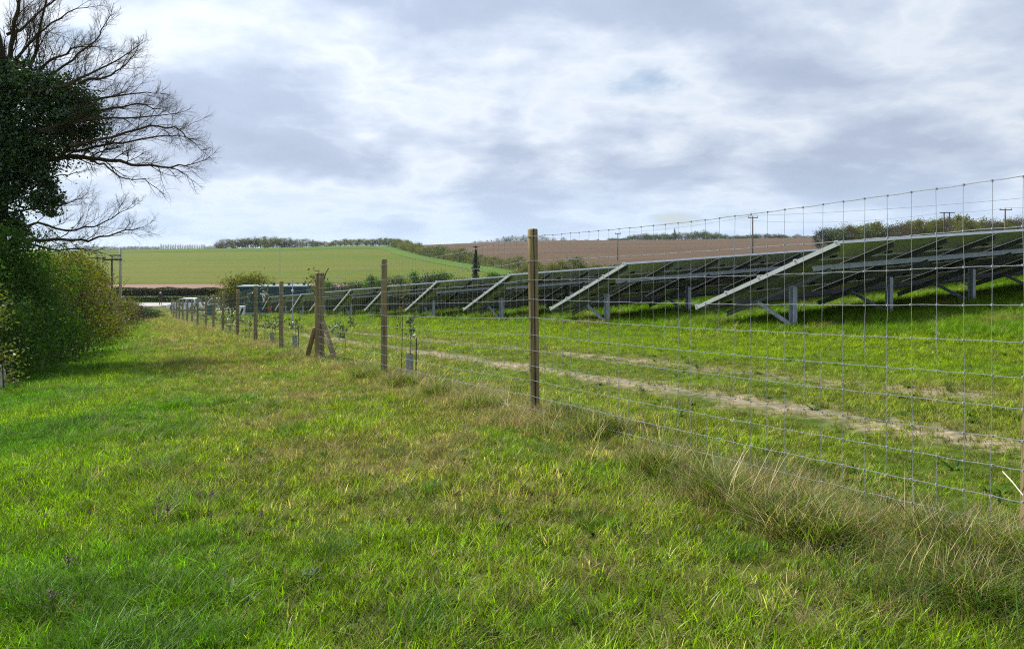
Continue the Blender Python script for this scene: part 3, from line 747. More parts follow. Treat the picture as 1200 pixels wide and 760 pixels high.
# ------------------------------------------------------------------ solar tables
RX, RY, TX, TY = 0.895, 0.446, -0.446, 0.895
m_alu = simple('pale_aluminium', (0.64, 0.66, 0.69), 0.45, 0.3, 0.10, 5)
m_galv = simple('galvanised_steel', (0.42, 0.46, 0.53), 0.5, 0.4, 0.2, 9)
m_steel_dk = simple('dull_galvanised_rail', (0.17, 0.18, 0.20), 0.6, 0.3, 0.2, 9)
m_back = simple('module_back_sheet', (0.80, 0.76, 0.78), 0.6, 0, 0.06, 3)
m_jbox = simple('black_plastic_box', (0.02, 0.02, 0.022), 0.6)
def glassmat():
    m, nt, out = mat('solar_glass'); p = nd(nt, 'ShaderNodeBsdfPrincipled'); lk(nt, p.outputs[0], out.inputs[0])
    tc = nd(nt, 'ShaderNodeTexCoord'); b = nd(nt, 'ShaderNodeTexBrick'); lk(nt, mapping(nt, tc.outputs['Object'], (1, 1, 1)), b.inputs[0])
    b.offset = 0; b.inputs['Scale'].default_value = 6.3; b.inputs['Mortar Size'].default_value = 0.02; b.inputs['Brick Width'].default_value = 1; b.inputs['Row Height'].default_value = 1
    b.inputs['Color1'].default_value = (0.006, 0.010, 0.03, 1); b.inputs['Color2'].default_value = (0.008, 0.013, 0.036, 1); b.inputs['Mortar'].default_value = (0.05, 0.055, 0.07, 1)
    lk(nt, b.outputs[0], p.inputs['Base Color']); p.inputs['Roughness'].default_value = 0.12
    return m
m_glass = glassmat()
GA = 0.049            # rise of the ground along a row
TILT = math.atan(1.53 / 4.17)
def L3(s, t, h=0.0):
    """local point: s along the row, t down the table, h above the panel plane"""
    return Vector((RX * s + TX * t, RY * s + TY * t, 1.68 + GA * s - 0.367 * t + h))
RV = (L3(1, 0) - L3(0, 0)).normalized(); TV = (L3(0, 1) - L3(0, 0)).normalized(); NV = RV.cross(TV).normalized()
PM = Matrix((RV, TV, NV)).transposed()
SL = (L3(0, 1) - L3(0, 0)).length
def ground_at(s, t): return GA * s - 0.075 * t
def make_row(name, length, modules):
    r = empty(name)
    def add(nm, mb, m, par=r): return mb.build(nm, m, par)
    if modules:
        first = None; nc = int(length / 1.67)
        for c in range(nc):
            for k in range(4):
                if first is None:
                    mb = MB(); w, d, th = 1.655, 1.095, 0.036
                    mb.box((0, 0, 0.0), (w - 0.05, d - 0.05, 0.012), mis=[1, 2, 0, 0, 0, 0])
                    for sx_ in (-1, 1): mb.box((sx_ * (w / 2 - 0.0125), 0, -0.008), (0.025, d, th), 0)
                    for sy_ in (-1, 1): mb.box((0, sy_ * (d / 2 - 0.0125), -0.008), (w - 0.051, 0.025, th), 0)
                    mb.box((0.0, d * .34, -0.024), (0.13, 0.10, 0.03), 3)
                    first = mb.build('solar_module', [m_alu, m_back, m_glass, m_jbox], r); o = first
                else:
                    o = first.copy(); COL.objects.link(o); o.parent = r
                ctr = L3(0, 0) + RV * (1.67 * c + 0.835) + TV * (1.11 * k + 0.555) + NV * 0.01
                o.matrix_local = Matrix.Translation(ctr) @ PM.to_4x4()
    else:
        mb = MB(); w = length
        mb.box(L3(0, 0) + RV * w / 2 + TV * 2.22, (w, 4.44, 0.03), M=PM, mis=[0, 2, 1, 1, 1, 1])
        for k in range(4): mb.box(L3(0, 0) + RV * w / 2 + TV * (1.11 * k + 0.02) - NV * 0.021, (w, 0.03, 0.012), 1, PM)
        for c in range(int(length / 1.67) + 1): mb.box(L3(0, 0) + RV * (c * 1.67 + 0.02) + TV * 2.22 - NV * 0.022, (0.03, 4.42, 0.01), 1, PM)
        mb.build('panel_sheet', [m_back, m_alu, m_glass], r)
    # bright end trim with clamps, and the top edge rail
    mb = MB(); mb.box(L3(0, 0) - RV * 0.03 + TV * 2.22 - NV * 0.02, (0.03, 4.46, 0.085), M=PM)
    for k in range(5): mb.box(L3(0, 0) - RV * 0.03 + TV * (0.05 + 1.09 * k) + NV * 0.035, (0.06, 0.05, 0.03), M=PM)
    add('end_rail', mb, m_alu)
    mb = MB(); mb.box(L3(0, 0) + RV * length / 2 - TV * 0.012 - NV * 0.008, (length, 0.02, 0.055), M=PM); add('top_edge_rail', mb, m_alu)
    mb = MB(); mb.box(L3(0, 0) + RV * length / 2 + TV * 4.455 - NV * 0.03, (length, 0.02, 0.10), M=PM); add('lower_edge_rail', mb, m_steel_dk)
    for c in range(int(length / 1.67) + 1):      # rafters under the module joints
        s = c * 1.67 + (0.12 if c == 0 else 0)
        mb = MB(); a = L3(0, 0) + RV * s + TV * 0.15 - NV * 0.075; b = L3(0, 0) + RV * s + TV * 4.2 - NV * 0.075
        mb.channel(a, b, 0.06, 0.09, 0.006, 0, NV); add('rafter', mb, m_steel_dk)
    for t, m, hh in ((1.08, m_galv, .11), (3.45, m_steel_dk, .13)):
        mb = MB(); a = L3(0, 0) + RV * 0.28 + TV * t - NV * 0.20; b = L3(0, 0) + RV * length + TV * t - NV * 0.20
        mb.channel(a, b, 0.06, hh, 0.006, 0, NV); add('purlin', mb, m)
    s = 0.40
    while s < length:
        tp = 1.7; gz_ = ground_at(s, tp)
        top = L3(s, tp) - NV * 0.40
        mb = MB(); base = Vector((top.x, top.y, gz_ - 0.25)); mb.channel(base, top + Vector((0, 0, 0.06)), 0.11, 0.13, 0.008, 0, -Vector((TX, TY, 0)))
        p = add('post', mb, m_galv)
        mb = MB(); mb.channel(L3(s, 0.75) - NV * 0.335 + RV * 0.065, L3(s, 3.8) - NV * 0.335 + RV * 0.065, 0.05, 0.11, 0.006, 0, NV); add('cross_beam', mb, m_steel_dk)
        mb = MB(); mb.channel(Vector((top.x, top.y, gz_ + 0.06)) - RV * 0.085, L3(s, 2.65) - NV * 0.38 - RV * 0.085, 0.05, 0.07, 0.006, 0, NV); add('brace', mb, m_galv)
        s += 3.0
    return r
near_p = make_row('solar_table', 23.4, True)
far_p = make_row('solar_table', 23.4, False)
def A_of(n):
    Yd = 6.33 * (2.37 + n); X = Yd / 915 * (-460 + 1 / (0.0005 * (2.37 + n)))
    return X, Yd
row_lab = ['nearest and largest solar table, its pale slanting end rail right of the ploughed field',
           'second solar table, its pale sloping end just right of the cracked fence post',
           'third solar table, its sloping end just left of the cracked fence post',
           'fourth solar table, its sloping end midway between the cracked post and the second slim post',
           'fifth solar table, its sloping end hidden behind the second slim fence post',
           'sixth solar table, its sloping end between the strainer post and the second slim post',
           'seventh solar table, its sloping end directly beside the thick strainer post',
           'eighth solar table, its end just left of the thick strainer post',
           'ninth solar table, second smallest of the row ends before the green cabin',
           'farthest and smallest solar table standing against the green cabin']
for n in range(10):
    proto_ = near_p if n < 5 else far_p
    o = proto_ if n in (0, 5) else copy_tree(proto_)
    x, y = A_of(n); o.location = (x, y, gs(x, y) + (0.0 if n else 0.0))
    tag(o, row_lab[n], 'solar panel', 'rows of tilted solar tables')
ibx = MB(); ibx.box((0, 0, 0), (0.34, 0.2, 0.34)); ibx.box((0, -0.105, 0.0), (0.26, 0.012, 0.26))
q = L3(0.4, 1.7); ibo = ibx.build('isolator_box', simple('red_enamel', (0.42, 0.05, 0.07), 0.5), o, (q.x, q.y - .2, ground_at(0.4, 1.7) + 0.55)); ibo['label'] = 'small red switch box on the first post'

# ------------------------------------------------------------------ green cabin and yard things
m_cab = simple('teal_green_steel', (0.004, 0.052, 0.054), 0.6, 0.0, 0.15, 2.0)
m_cabtop = simple('lit_roof_edge', (0.16, 0.24, 0.25), 0.6)  # paler than the body: light on the top edge is put into the colour
m_white = simple('white_paint', (0.82, 0.83, 0.84), 0.45, 0, 0.04)
m_dark = simple('dark_gap', (0.02, 0.02, 0.022), 0.8)
cy0 = 77.0; cxa, cxb = (278 - 600) / 915 * cy0, (357 - 600) / 915 * cy0
cab = empty('substation_cabin', ((cxa + cxb) / 2, cy0 + 1.3, gs((cxa + cxb) / 2, cy0) + 0.1), math.radians(4))
tag(cab, 'dark teal green steel cabin with a white emblem beside the smallest solar tables', 'cabin')
w, d, h = cxb - cxa, 2.6, 2.5
mb = MB(); mb.box((0, 0, h / 2), (w, d, h)); 
for k in range(23):
    x = -w / 2 + 0.25 + k * (w - 0.5) / 22
    mb.box((x, -d / 2 - 0.02, h / 2), (0.13, 0.04, h - 0.5), 0)
mb.build('body', m_cab, cab)
mb = MB(); mb.box((0, 0, h + 0.06), (w + 0.16, d + 0.16, 0.12)); mb.build('roof', m_cabtop, cab)
mb = MB(); mb.box((0, 0, -0.12), (w + 0.1, d + 0.1, 0.24)); mb.build('plinth', simple('concrete', (0.35, 0.34, 0.32), 0.9), cab)
mb = MB(); mb.box((-w / 2 + 0.75, -d / 2 - 0.05, 1.2), (1.15, 0.03, 2.1)); dr = mb.build('door', m_cab, cab)
mb = MB(); mb.box((-w / 2 + 1.2, -d / 2 - 0.085, 1.15), (0.04, 0.05, 0.22)); mb.build('handle', m_galv, dr)
for k in range(3):
    mb = MB(); mb.box((w / 2 - 0.5 - k * 1.5, 0.3, h + 0.2), (0.22, 0.22, 0.2)); mb.box((w / 2 - 0.5 - k * 1.5, 0.3, h + 0.32), (0.32, 0.32, 0.05)); mb.build('roof_vent', m_dark, cab)
em = MB(); ex = (308.5 - 317.5) / 915 * cy0; yy = -d / 2 - 0.065      # white emblem: a bar over a tapering vase and foot
prof = [(1.86, .33), (1.76, .33), (1.75, .13), (1.62, .16), (1.44, .14), (1.30, .07), (1.20, .06), (1.19, .12), (1.10, .12)]
prof = [(1.45 + (z_ - 1.45) * 1.15, w_ * 1.15) for z_, w_ in prof]
for (z0, w0), (z1, w1) in zip(prof[:-1], prof[1:]):
    em.add([(ex - w0, yy, z0), (ex + w0, yy, z0), (ex + w1, yy, z1), (ex - w1, yy, z1), (ex - w0, yy + .02, z0), (ex + w0, yy + .02, z0), (ex + w1, yy + .02, z1), (ex - w1, yy + .02, z1)], [(0, 3, 2, 1), (4, 5, 6, 7), (0, 1, 5, 4), (2, 3, 7, 6), (1, 2, 6, 5), (0, 4, 7, 3)])
em.build('emblem', m_white, cab)
def at_px(px, py_base, Yd, lift=0.0):
    x = (px - 600) / 915 * Yd; return Vector((x, Yd, gs(x, Yd) + lift))
# white cabinet left of the cabin
c = empty('meter_cabinet', at_px(283.5, 0, 74.5)); tag(c, 'small white cabinet with a dark slanting panel just left of the green cabin', 'cabinet')
mb = MB(); mb.box((0, 0, .55), (0.5, .35, .9), top=1.15); mb.build('body', m_white, c)
mb = MB(); mb.box((0.05, -.19, .52), (.2, .02, .62), M=Matrix.Rotation(0.35, 3, 'Y')); mb.build('panel', m_dark, c)
for sx_ in (-1, 1):
    mb = MB(); mb.box((sx_ * .18, 0, .05), (.07, .3, .16)); mb.build('leg', m_white, c)
c = empty('service_box', at_px(247.5, 0, 83)); tag(c, 'squat green service box with a pale marker post in the yard', 'service box')
mb = MB(); mb.box((0, 0, .6), (.72, .5, 1.05)); mb.build('body', simple('green_box_paint', (0.02, 0.11, 0.11), .5), c)
mb = MB(); mb.box((0, 0, 1.15), (.8, .58, .06)); mb.build('lid', m_cab, c)
mb = MB(); mb.tube([(-.55, -.1, -.1), (-.55, -.1, 1.3)], .05, 8); mb.build('marker_post', m_white, c)
def mast(px, Yd, h, r, lab, knob=True):
    c = empty('steel_mast', at_px(px, 0, Yd)); tag(c, lab, 'mast')
    mb = MB(); mb.tube([(0, 0, -.1), (0, 0, h)], [r, r * .7], 8); mb.build('pole', m_galv, c)
    if knob:
        mb = MB(); mb.box((0, -.06, h * .78), (.07, .12, .08)); mb.build('camera_head', m_white, c)
mast(343, 33.0, 2.2, .028, 'thin pale steel mast with a white knob left of the strainer post')
mast(328, 78.5, 6.6, .045, 'hair thin grey mast rising above the post before the green cabin', False)

# parked cars at the lane
def car(loc, rz, colr, lab, L=4.1, Wd=1.72, H=1.48):
    c = empty('parked_car', loc, rz); tag(c, lab, 'car', 'cars parked at the lane')
    m_b = simple('car_paint', colr, .25, 0.0, .03, 2, .6); m_w = simple('car_window', (.02, .03, .035), .08); m_t = simple('tyre', (.02, .02, .02), .9)
    low = [(-L/2, .28), (-L/2+.03, .62), (-L/2+.12, .86), (-.9, .96), (.55, .97), (L/2-.7, .86), (L/2-.12, .68), (L/2, .45), (L/2-.04, .28)]
    mb = MB(); n = len(low); vs = []
    for sy in (-1, -.92, .92, 1):
        sc = .97 if abs(sy) == 1 else 1.0
        vs += [(x * (.985 if abs(sy) == 1 else 1), sy * Wd / 2, .28 + (z - .28) * sc) for x, z in low]
    fs = []
    for k in range(3):
        for i in range(n): fs.append([k*n+i, k*n+(i+1) % n, (k+1)*n+(i+1) % n, (k+1)*n+i])
    fs += [list(range(n))[::-1], [3*n+i for i in range(n)]]
    mb.add(vs, fs)
    cab_ = [(-L/2+.35, .93), (-L/2+.62, H-.05), (-L/2+1.1, H), (.15, H), (.45, H-.07), (1.15, .93)]
    n = len(cab_); vs = []
    for sy in (-1, 1): vs += [(x, sy * (Wd/2 - .06 - .17 * max(0, (z - .93) / (H - .93))), z) for x, z in cab_]
    mb.add(vs, [[i, (i+1) % n, n+(i+1) % n, n+i] for i in range(n)] + [list(range(n))[::-1], [n+i for i in range(n)]])
    mb.build('body', m_b, c)
    for sy in (-1, 1):
        def P_(x, z): return (x, sy * (Wd/2 - .05 - .17 * (z - .93) / (H - .93)) , z)
        for a, b_, c_, d_ in (((-L/2+.55, .97), (-.45, .97), (-.45, H-.10), (-L/2+.72, H-.12)), ((-.37, .97), (.98, .97), (.48, H-.13), (-.37, H-.10))):
            mb = MB(); mb.add([P_(*a), P_(*b_), P_(*c_), P_(*d_)], [(0, 1, 2, 3)]); mb.build('window', m_w, c)
    for x0, z0, x1, z1, nm in ((1.17, .95, .47, H-.08, 'windscreen'), (-L/2+.33, .95, -L/2+.6, H-.07, 'rear_window')):
        y0_, y1_ = Wd/2 - .12, Wd/2 - .27; e = .012 if x0 > 0 else -.012
        mb = MB(); mb.add([(x0+e, -y0_, z0), (x0+e, y0_, z0), (x1+e, y1_, z1), (x1+e, -y1_, z1)], [(0, 1, 2, 3)]); mb.build(nm, m_w, c)
    for x in (-L/2+.72, L/2-.78):
        for sy in (-1, 1):
            mb = MB(); mb.tube([(x, sy*(Wd/2-.17), .31), (x, sy*(Wd/2+.02), .31)], .31, 16); wh = mb.build('wheel', m_t, c)
            mb = MB(); mb.tube([(x, sy*(Wd/2-.1), .31), (x, sy*(Wd/2+.03), .31)], .19, 12); mb.build('rim', m_alu, wh)
    for sy in (-1, 1):
        mb = MB(); mb.box((L/2-.1, sy*.58, .64), (.16, .3, .12)); mb.build('headlight', m_white, c)
        mb = MB(); mb.box((-L/2+.06, sy*.66, .74), (.1, .2, .16)); mb.build('tail_light', simple('red_lens', (.4, .02, .02), .2), c)
    return c
car(at_px(217.5, 0, 97.0, .05), math.radians(176), (.80, .82, .82), 'white hatchback parked behind the far end of the wire fence')
car(at_px(262, 0, 95.5, .05), math.radians(8), (.42, .43, .42), 'silver grey car parked between the white car and the green cabin', 4.2)

# walker on the lane: one continuous skinned body
pl = at_px(188, 0, 103.6, 0.06)
sk = {'pel': (0, 0, .93), 'waist': (0, 0, 1.08), 'chest': (0, .01, 1.32), 'neck': (0, .0, 1.46), 'head0': (0, -.02, 1.55), 'head1': (0, -.02, 1.66),
      'shl': (-.18, 0, 1.40), 'ell': (-.25, .02, 1.14), 'wrl': (-.24, -.12, .93), 'hdl': (-.24, -.15, .85), 'shr': (.18, 0, 1.40), 'elr': (.25, .04, 1.14), 'wrr': (.26, -.08, .92), 'hdr': (.26, -.11, .84),
      'hpl': (-.09, 0, .9), 'knl': (-.10, -.10, .50), 'anl': (-.10, .02, .09), 'tol': (-.10, -.13, .04), 'hpr': (.09, 0, .9), 'knr': (.10, .06, .50), 'anr': (.10, .24, .11), 'tor': (.10, .12, .04)}
ed = [('pel', 'waist'), ('waist', 'chest'), ('chest', 'neck'), ('neck', 'head0'), ('head0', 'head1'), ('chest', 'shl'), ('shl', 'ell'), ('ell', 'wrl'), ('wrl', 'hdl'), ('chest', 'shr'), ('shr', 'elr'), ('elr', 'wrr'), ('wrr', 'hdr'),
      ('pel', 'hpl'), ('hpl', 'knl'), ('knl', 'anl'), ('anl', 'tol'), ('pel', 'hpr'), ('hpr', 'knr'), ('knr', 'anr'), ('anr', 'tor')]
rr_ = {'pel': .15, 'waist': .14, 'chest': .16, 'neck': .06, 'head0': .085, 'head1': .095, 'sh': .08, 'el': .055, 'wr': .04, 'hd': .04, 'hp': .10, 'kn': .07, 'an': .05, 'to': .045}
ks = list(sk); me = bpy.data.meshes.new('person'); me.from_pydata([sk[k] for k in ks], [(ks.index(a), ks.index(b)) for a, b in ed], [])
ob = bpy.data.objects.new('person', me); COL.objects.link(ob)
sm = ob.modifiers.new('skin', 'SKIN')
if not me.skin_vertices: me.attributes  # layer is made by the modifier below if missing
import bmesh
bmx = bmesh.new(); bmx.from_mesh(me); lay = bmx.verts.layers.skin.verify(); bmx.verts.ensure_lookup_table()
for i, k in enumerate(ks):
    r_ = rr_.get(k, rr_.get(k[:2], .06)); bmx.verts[i][lay].radius = (r_, r_ * .85); bmx.verts[i][lay].use_root = (k == 'pel')
bmx.to_mesh(me); bmx.free()
ob.modifiers.new('sub', 'SUBSURF').levels = 1; ob.modifiers['sub'].render_levels = 1
def personmat():
    m, nt, out = mat('walker_clothes'); p = nd(nt, 'ShaderNodeBsdfPrincipled'); lk(nt, p.outputs[0], out.inputs[0]); p.inputs['Roughness'].default_value = .8
    tc = nd(nt, 'ShaderNodeTexCoord'); s_ = nd(nt, 'ShaderNodeSeparateXYZ'); lk(nt, tc.outputs['Object'], s_.inputs[0])
    r = nd(nt, 'ShaderNodeValToRGB'); r.color_ramp.interpolation = 'CONSTANT'; e = r.color_ramp.elements
    st_ = [(0, (.03, .02, .02)), (.06, (.17, .02, .05)), (.49, (.02, .022, .03)), (.83, (.5, .33, .25))]
    while len(e) < 4: e.new(.5)
    for q, (p_, c_) in zip(e, st_): q.position = p_; q.color = (*c_, 1)
    lk(nt, math_(nt, 'DIVIDE', s_.outputs[2], 1.77), r.inputs[0]); lk(nt, r.outputs[0], p.inputs[0]); return m
me.materials.append(personmat()); ob.location = pl; ob.rotation_euler = (0, 0, math.radians(200))
tag(ob, 'white haired person in a dark jacket and maroon trousers walking on the lane', 'person')
C = RNG.normal(size=(260, 3)); C /= np.linalg.norm(C, axis=1, keepdims=True); C = C[C[:, 2] > -.25] * np.array([.105, .11, .115]) + np.array([0, .0, 1.66])
v, q = leaves(C, .08); np_obj('hair', v, q, m_white, ob)
# ------------------------------------------------------------------ power poles and lines
m_pole = simple('pole_wood', (0.13, 0.11, 0.095), .85, 0, .25, 4); m_poled = simple('dark_pole_wood', (0.05, 0.045, 0.04), .85); m_lightpole = simple('grey_pole_wood', (.30, .29, .28), .8)
m_ins = simple('insulator', (.35, .36, .38), .3); m_cable = simple('overhead_cable', (.10, .11, .13), .6)
def pole(px, py_top, Yd, lab, arm=1.6, r=.15, m=m_pole, arms=1, ry=0.0):
    x = (px - 600) / 915 * Yd; zt = EYE - (py_top - 288) / 915 * Yd; g = gs(x, Yd)
    c = empty('power_pole', (x, Yd, g)); tag(c, lab, 'power pole'); H = zt - g
    mb = MB(); mb.tube([(0, 0, -.5), (0, 0, H)], [r, r * .75], 10); mb.build('pole', m, c, smooth=True)
    for k in range(arms):
        z = H - .25 - k * .9
        mb = MB(); mb.box((0, -.16, z), (arm, .12, .16)); ar = mb.build('crossarm', m, c)
        for sx_ in (-.45, 0, .45):
            mb = MB(); mb.tube([(sx_ * arm, -.16, z + .08), (sx_ * arm, -.16, z + .42)], [.07, .05], 8); mb.build('insulator', m_ins, ar)
    return Vector((x, Yd - .16, zt + .15))
pA = pole(882, 253.5, 150, 'grey power pole with a crossarm above the ploughed field, right of its middle', 1.9, .16)
pB = pole(724, 273, 205, 'slim power pole standing at the end of the second solar table', 1.5, .14)
pC = pole(1178, 244.5, 150, 'single power pole with a wide crossarm near the right edge', 2.4, .17)
# twin pole
x = (1109.5 - 600) / 915 * 160.0; g = gs(x, 160); zt = EYE + 39.5 / 915 * 160
c = empty('twin_power_pole', (x, 160, g)); tag(c, 'pair of power poles joined by one crossarm before the wood', 'power pole')
for sx_ in (-.55, .55):
    mb = MB(); mb.tube([(sx_, 0, -.5), (sx_, 0, zt - g)], [.15, .11], 10); mb.build('pole', m_poled, c, smooth=True)
mb = MB(); mb.box((0, -.16, zt - g - .12), (3.0, .12, .16)); mb.build('crossarm', m_poled, c)
pD = Vector((x, 160, zt))
def line(a, b, sag, nm='', lab='', ry=.0):
    mb = MB(); mb.tube([a.lerp(b, t) + Vector((0, 0, -sag * 4 * t * (1 - t))) for t in np.linspace(0, 1, 25)], .022, 4, 0, False)
    tag(mb.build('power_line', m_cable), lab, 'cable')
pR = ray(1330, 219, 110)
line(pA, pR, .6, lab='overhead cable rising from the pole over the ploughed field to the right edge')
line(pB, pA, .6, lab='overhead cable strung between the two poles over the ploughed field')
line(pA + Vector((0, 0, -1.0)), pD, 1.0, lab='overhead cable between the ploughed field pole and the twin pole')
line(pD, pC, .3, lab='short overhead cable between the twin pole and the single pole at right')
line(pC, ray(1400, 228, 130), .6, lab='overhead cable leaving the rightmost pole')
# poles at the lane, left
pole(114, 300, 100, 'dark leftmost pole of the three by the lane, ivy at its foot', 2.2, .13, m_poled)
x = (136.5 - 600) / 915 * 101.0; g = gs(x, 101)
c = empty('transformer_poles', (x, 101, g)); tag(c, 'two poles joined by a crossbeam at the lane, one dark and one pale', 'power pole')
h1 = EYE - (300 - 288) / 915 * 101 - g; h2 = EYE - (291 - 288) / 915 * 101 - g
mb = MB(); mb.tube([(-.6, 0, -.5), (-.6, 0, h1)], [.15, .12], 10); q = mb.build('pole', m_poled, c, smooth=True); q['label'] = 'dark shorter pole'
mb = MB(); mb.tube([(.55, -.1, -.5), (.5, 0, h2)], [.19, .15], 10); q = mb.build('pole', m_lightpole, c, smooth=True); q['label'] = 'pale taller pole'
mb = MB(); mb.box((-.45, -.2, h1 - .45), (2.5, .16, .2)); q = mb.build('crossbeam', m_poled, c)
mb = MB(); mb.box((-.1, -.2, h1 + .1), (1.5, .12, .14)); mb.build('crossbeam', m_poled, c)
for sx_ in (-1.3, -.5, .3):
    mb = MB(); mb.tube([(sx_, -.2, h1 - .3), (sx_, -.2, h1 + .05)], [.08, .06], 8); mb.build('insulator', m_ins, c)

# ------------------------------------------------------------------ trees and bushes
m_bark = simple('bark', (0.10, 0.085, 0.065), .9, 0, .35, 3, .2, (1, 1, .3))
m_barkd = simple('mossy_bark', (0.060, 0.046, 0.026), .95, 0, .4, 6, .1)
m_ivy = m_ivyleaf
LM = {
 'spring': leafmat('spring_leaves', [(.13, .15, .025), (.17, .18, .03), (.09, .12, .02), (.14, .14, .04)], .35, .03),
 'green': leafmat('mid_green_leaves', [(.045, .09, .014), (.07, .12, .02), (.03, .065, .012), (.09, .13, .025)], .35, .04),
 'bare': leafmat('bare_twig_haze', [(.10, .085, .065), (.13, .11, .085), (.08, .07, .055)], .2, .0),
 'dark': leafmat('dark_evergreen_leaves', [(.012, .03, .012), (.02, .045, .015), (.03, .055, .02)], .2, .05),
 'hedge': leafmat('hedge_leaves', [(.03, .05, .015), (.05, .08, .018), (.07, .06, .03), (.02, .03, .012)], .25, .03),
 'olive': leafmat('olive_shrub_leaves', [(.12, .14, .012), (.15, .16, .016), (.11, .095, .03), (.07, .105, .012), (.17, .165, .02)], .48, .012),
 'shade': leafmat('deep_green_leaves', [(.03, .085, .006), (.05, .125, .010), (.075, .15, .014), (.03, .085, .010)], .45, .015),
 'brown': leafmat('brown_bud_leaves', [(.13, .09, .05), (.10, .08, .045), (.15, .13, .06), (.09, .10, .03)], .3, .03),
 'blossom': leafmat('white_blossom', [(.38, .37, .32), (.16, .14, .09), (.10, .11, .04), (.12, .10, .06), (.5, .49, .45)], .3, .0),
 'far': leafmat('far_wood_leaves', [(.06, .075, .045), (.09, .10, .06), (.075, .075, .06)], .25, .0),
}
def clumped(n, K, rad3, shell=.55, cs=.28, zlo=-.9):
    """leaf positions gathered in clumps through a crown of half-axes rad3"""
    D = RNG.normal(size=(K, 3)); D /= np.linalg.norm(D, axis=1, keepdims=True); D[:, 2] = np.where(D[:, 2] < zlo, -D[:, 2], D[:, 2])
    rr = RNG.uniform(shell, 1.0, K) ** .7; C = D * rr[:, None]
    wt = RNG.uniform(.4, 1.6, K); wt /= wt.sum(); k = RNG.choice(K, n, p=wt)
    sg = RNG.uniform(.6, 1.4, K) * cs
    Pn = C[k] + RNG.normal(size=(n, 3)) * sg[k][:, None] * np.array([1, 1, .75])
    return Pn * np.asarray(rad3)
def tree_proto(h, rad3, cz, n, leaf, m, bark=m_bark, trunk_r=.22, K=40, cs=.22, limbs=9, shell=.45):
    r = empty('tree')
    mb = MB(); mb.tube([(0, 0, -.4), (rnd.uniform(-.1, .1), 0, h * .3), (rnd.uniform(-.2, .2), 0, h * .62), (0, 0, h * .85)], [trunk_r, trunk_r * .75, trunk_r * .45, trunk_r * .15], 7)
    for i in range(limbs):
        an = rnd.uniform(0, 6.28); z0 = rnd.uniform(.25, .6) * h; e = Vector((math.cos(an) * rad3[0] * .75, math.sin(an) * rad3[1] * .75, cz + rnd.uniform(-.3, .7) * rad3[2]))
        md = Vector((0, 0, z0)).lerp(e, .5) + Vector((0, 0, .08 * h)); mb.tube([(0, 0, z0), md, e], [trunk_r * .4, trunk_r * .25, trunk_r * .08], 5)
    mb.build('trunk', bark, r)
    C = clumped(n, K, rad3, shell, cs) + np.array([0, 0, cz]); C = C[C[:, 2] > .15]
    v, q = leaves(C, leaf); np_obj('crown', v, q, m, r)
    return r
def bush_proto(w, d, h, n, leaf, m, K=30, stems=14, cs=.25, name='bush'):
    r = empty(name); mb = MB()
    for i in range(stems):
        x0, y0 = rnd.uniform(-.35, .35) * w, rnd.uniform(-.35, .35) * d; e = Vector((x0 * 1.25 + rnd.uniform(-.2, .2) * w, y0 * 1.25 + rnd.uniform(-.2, .2) * d, h * rnd.uniform(.6, .95)))
        mb.tube([(x0, y0, -.1), Vector((x0, y0, 0)).lerp(e, .5) + Vector((0, 0, .1 * h)), e], [.03, .02, .008], 4)
    mb.build('stems', m_twig, r)
    C = clumped(n, K, (w / 2, d / 2, h * .5), .35, cs) + np.array([0, 0, h * .5]); C = C[C[:, 2] > .03]
    v, q = leaves(C, leaf); np_obj('foliage', v, q, m, r)
    return r
used = set()
def put(pr, name, x, y, label, cat, group=None, sc=(1, 1, 1), rz=None, sink=.0):
    key = pr.as_pointer()
    o = copy_tree(pr) if key in used else pr
    used.add(key); o.name = name
    o.location = (x, y, gs(x, y) - sink); o.scale = sc; o.rotation_euler = (0, 0, rnd.uniform(0, 6.28) if rz is None else rz)
    return tag(o, label, cat, group)
class Pool:
    def __init__(s, prs): s.p = prs; s.n = 0
    def put(s, name, px, Yd, label, group, wpx, hpx, cat='tree', k=None, base=(6.0, 7.0)):
        """px, width and height in picture units at depth Yd set a real size; base = the prototype's width and height"""
        pr = s.p[(s.n if k is None else k) % len(s.p)]; s.n += 1
        x = (px - 600) / 915 * Yd; w = wpx / 915 * Yd; h = hpx / 915 * Yd
        return put(pr, name, x, Yd, label, cat, group, (w / base[0], w / base[0] * rnd.uniform(.8, 1.15), h / base[1]))
TP = (6.0, 7.0)
def std(m, n=1500, leaf=.42, **k): return tree_proto(6.4, (3.0, 3.0, 3.4), 3.4, int(n * 1.5), leaf, m, **k)
far_pool = Pool([std(LM['spring']), std(LM['bare'], 1500, .3, cs=.26, K=60), std(LM['green']), std(LM['spring'], 1100, .4, K=25), std(LM['far'], 1500, .35, K=55)])
hedge_pool = Pool([std(LM['spring'], 2200, .32, K=50), std(LM['green'], 2200, .32, K=50), std(LM['spring'], 1800, .32, K=35)])
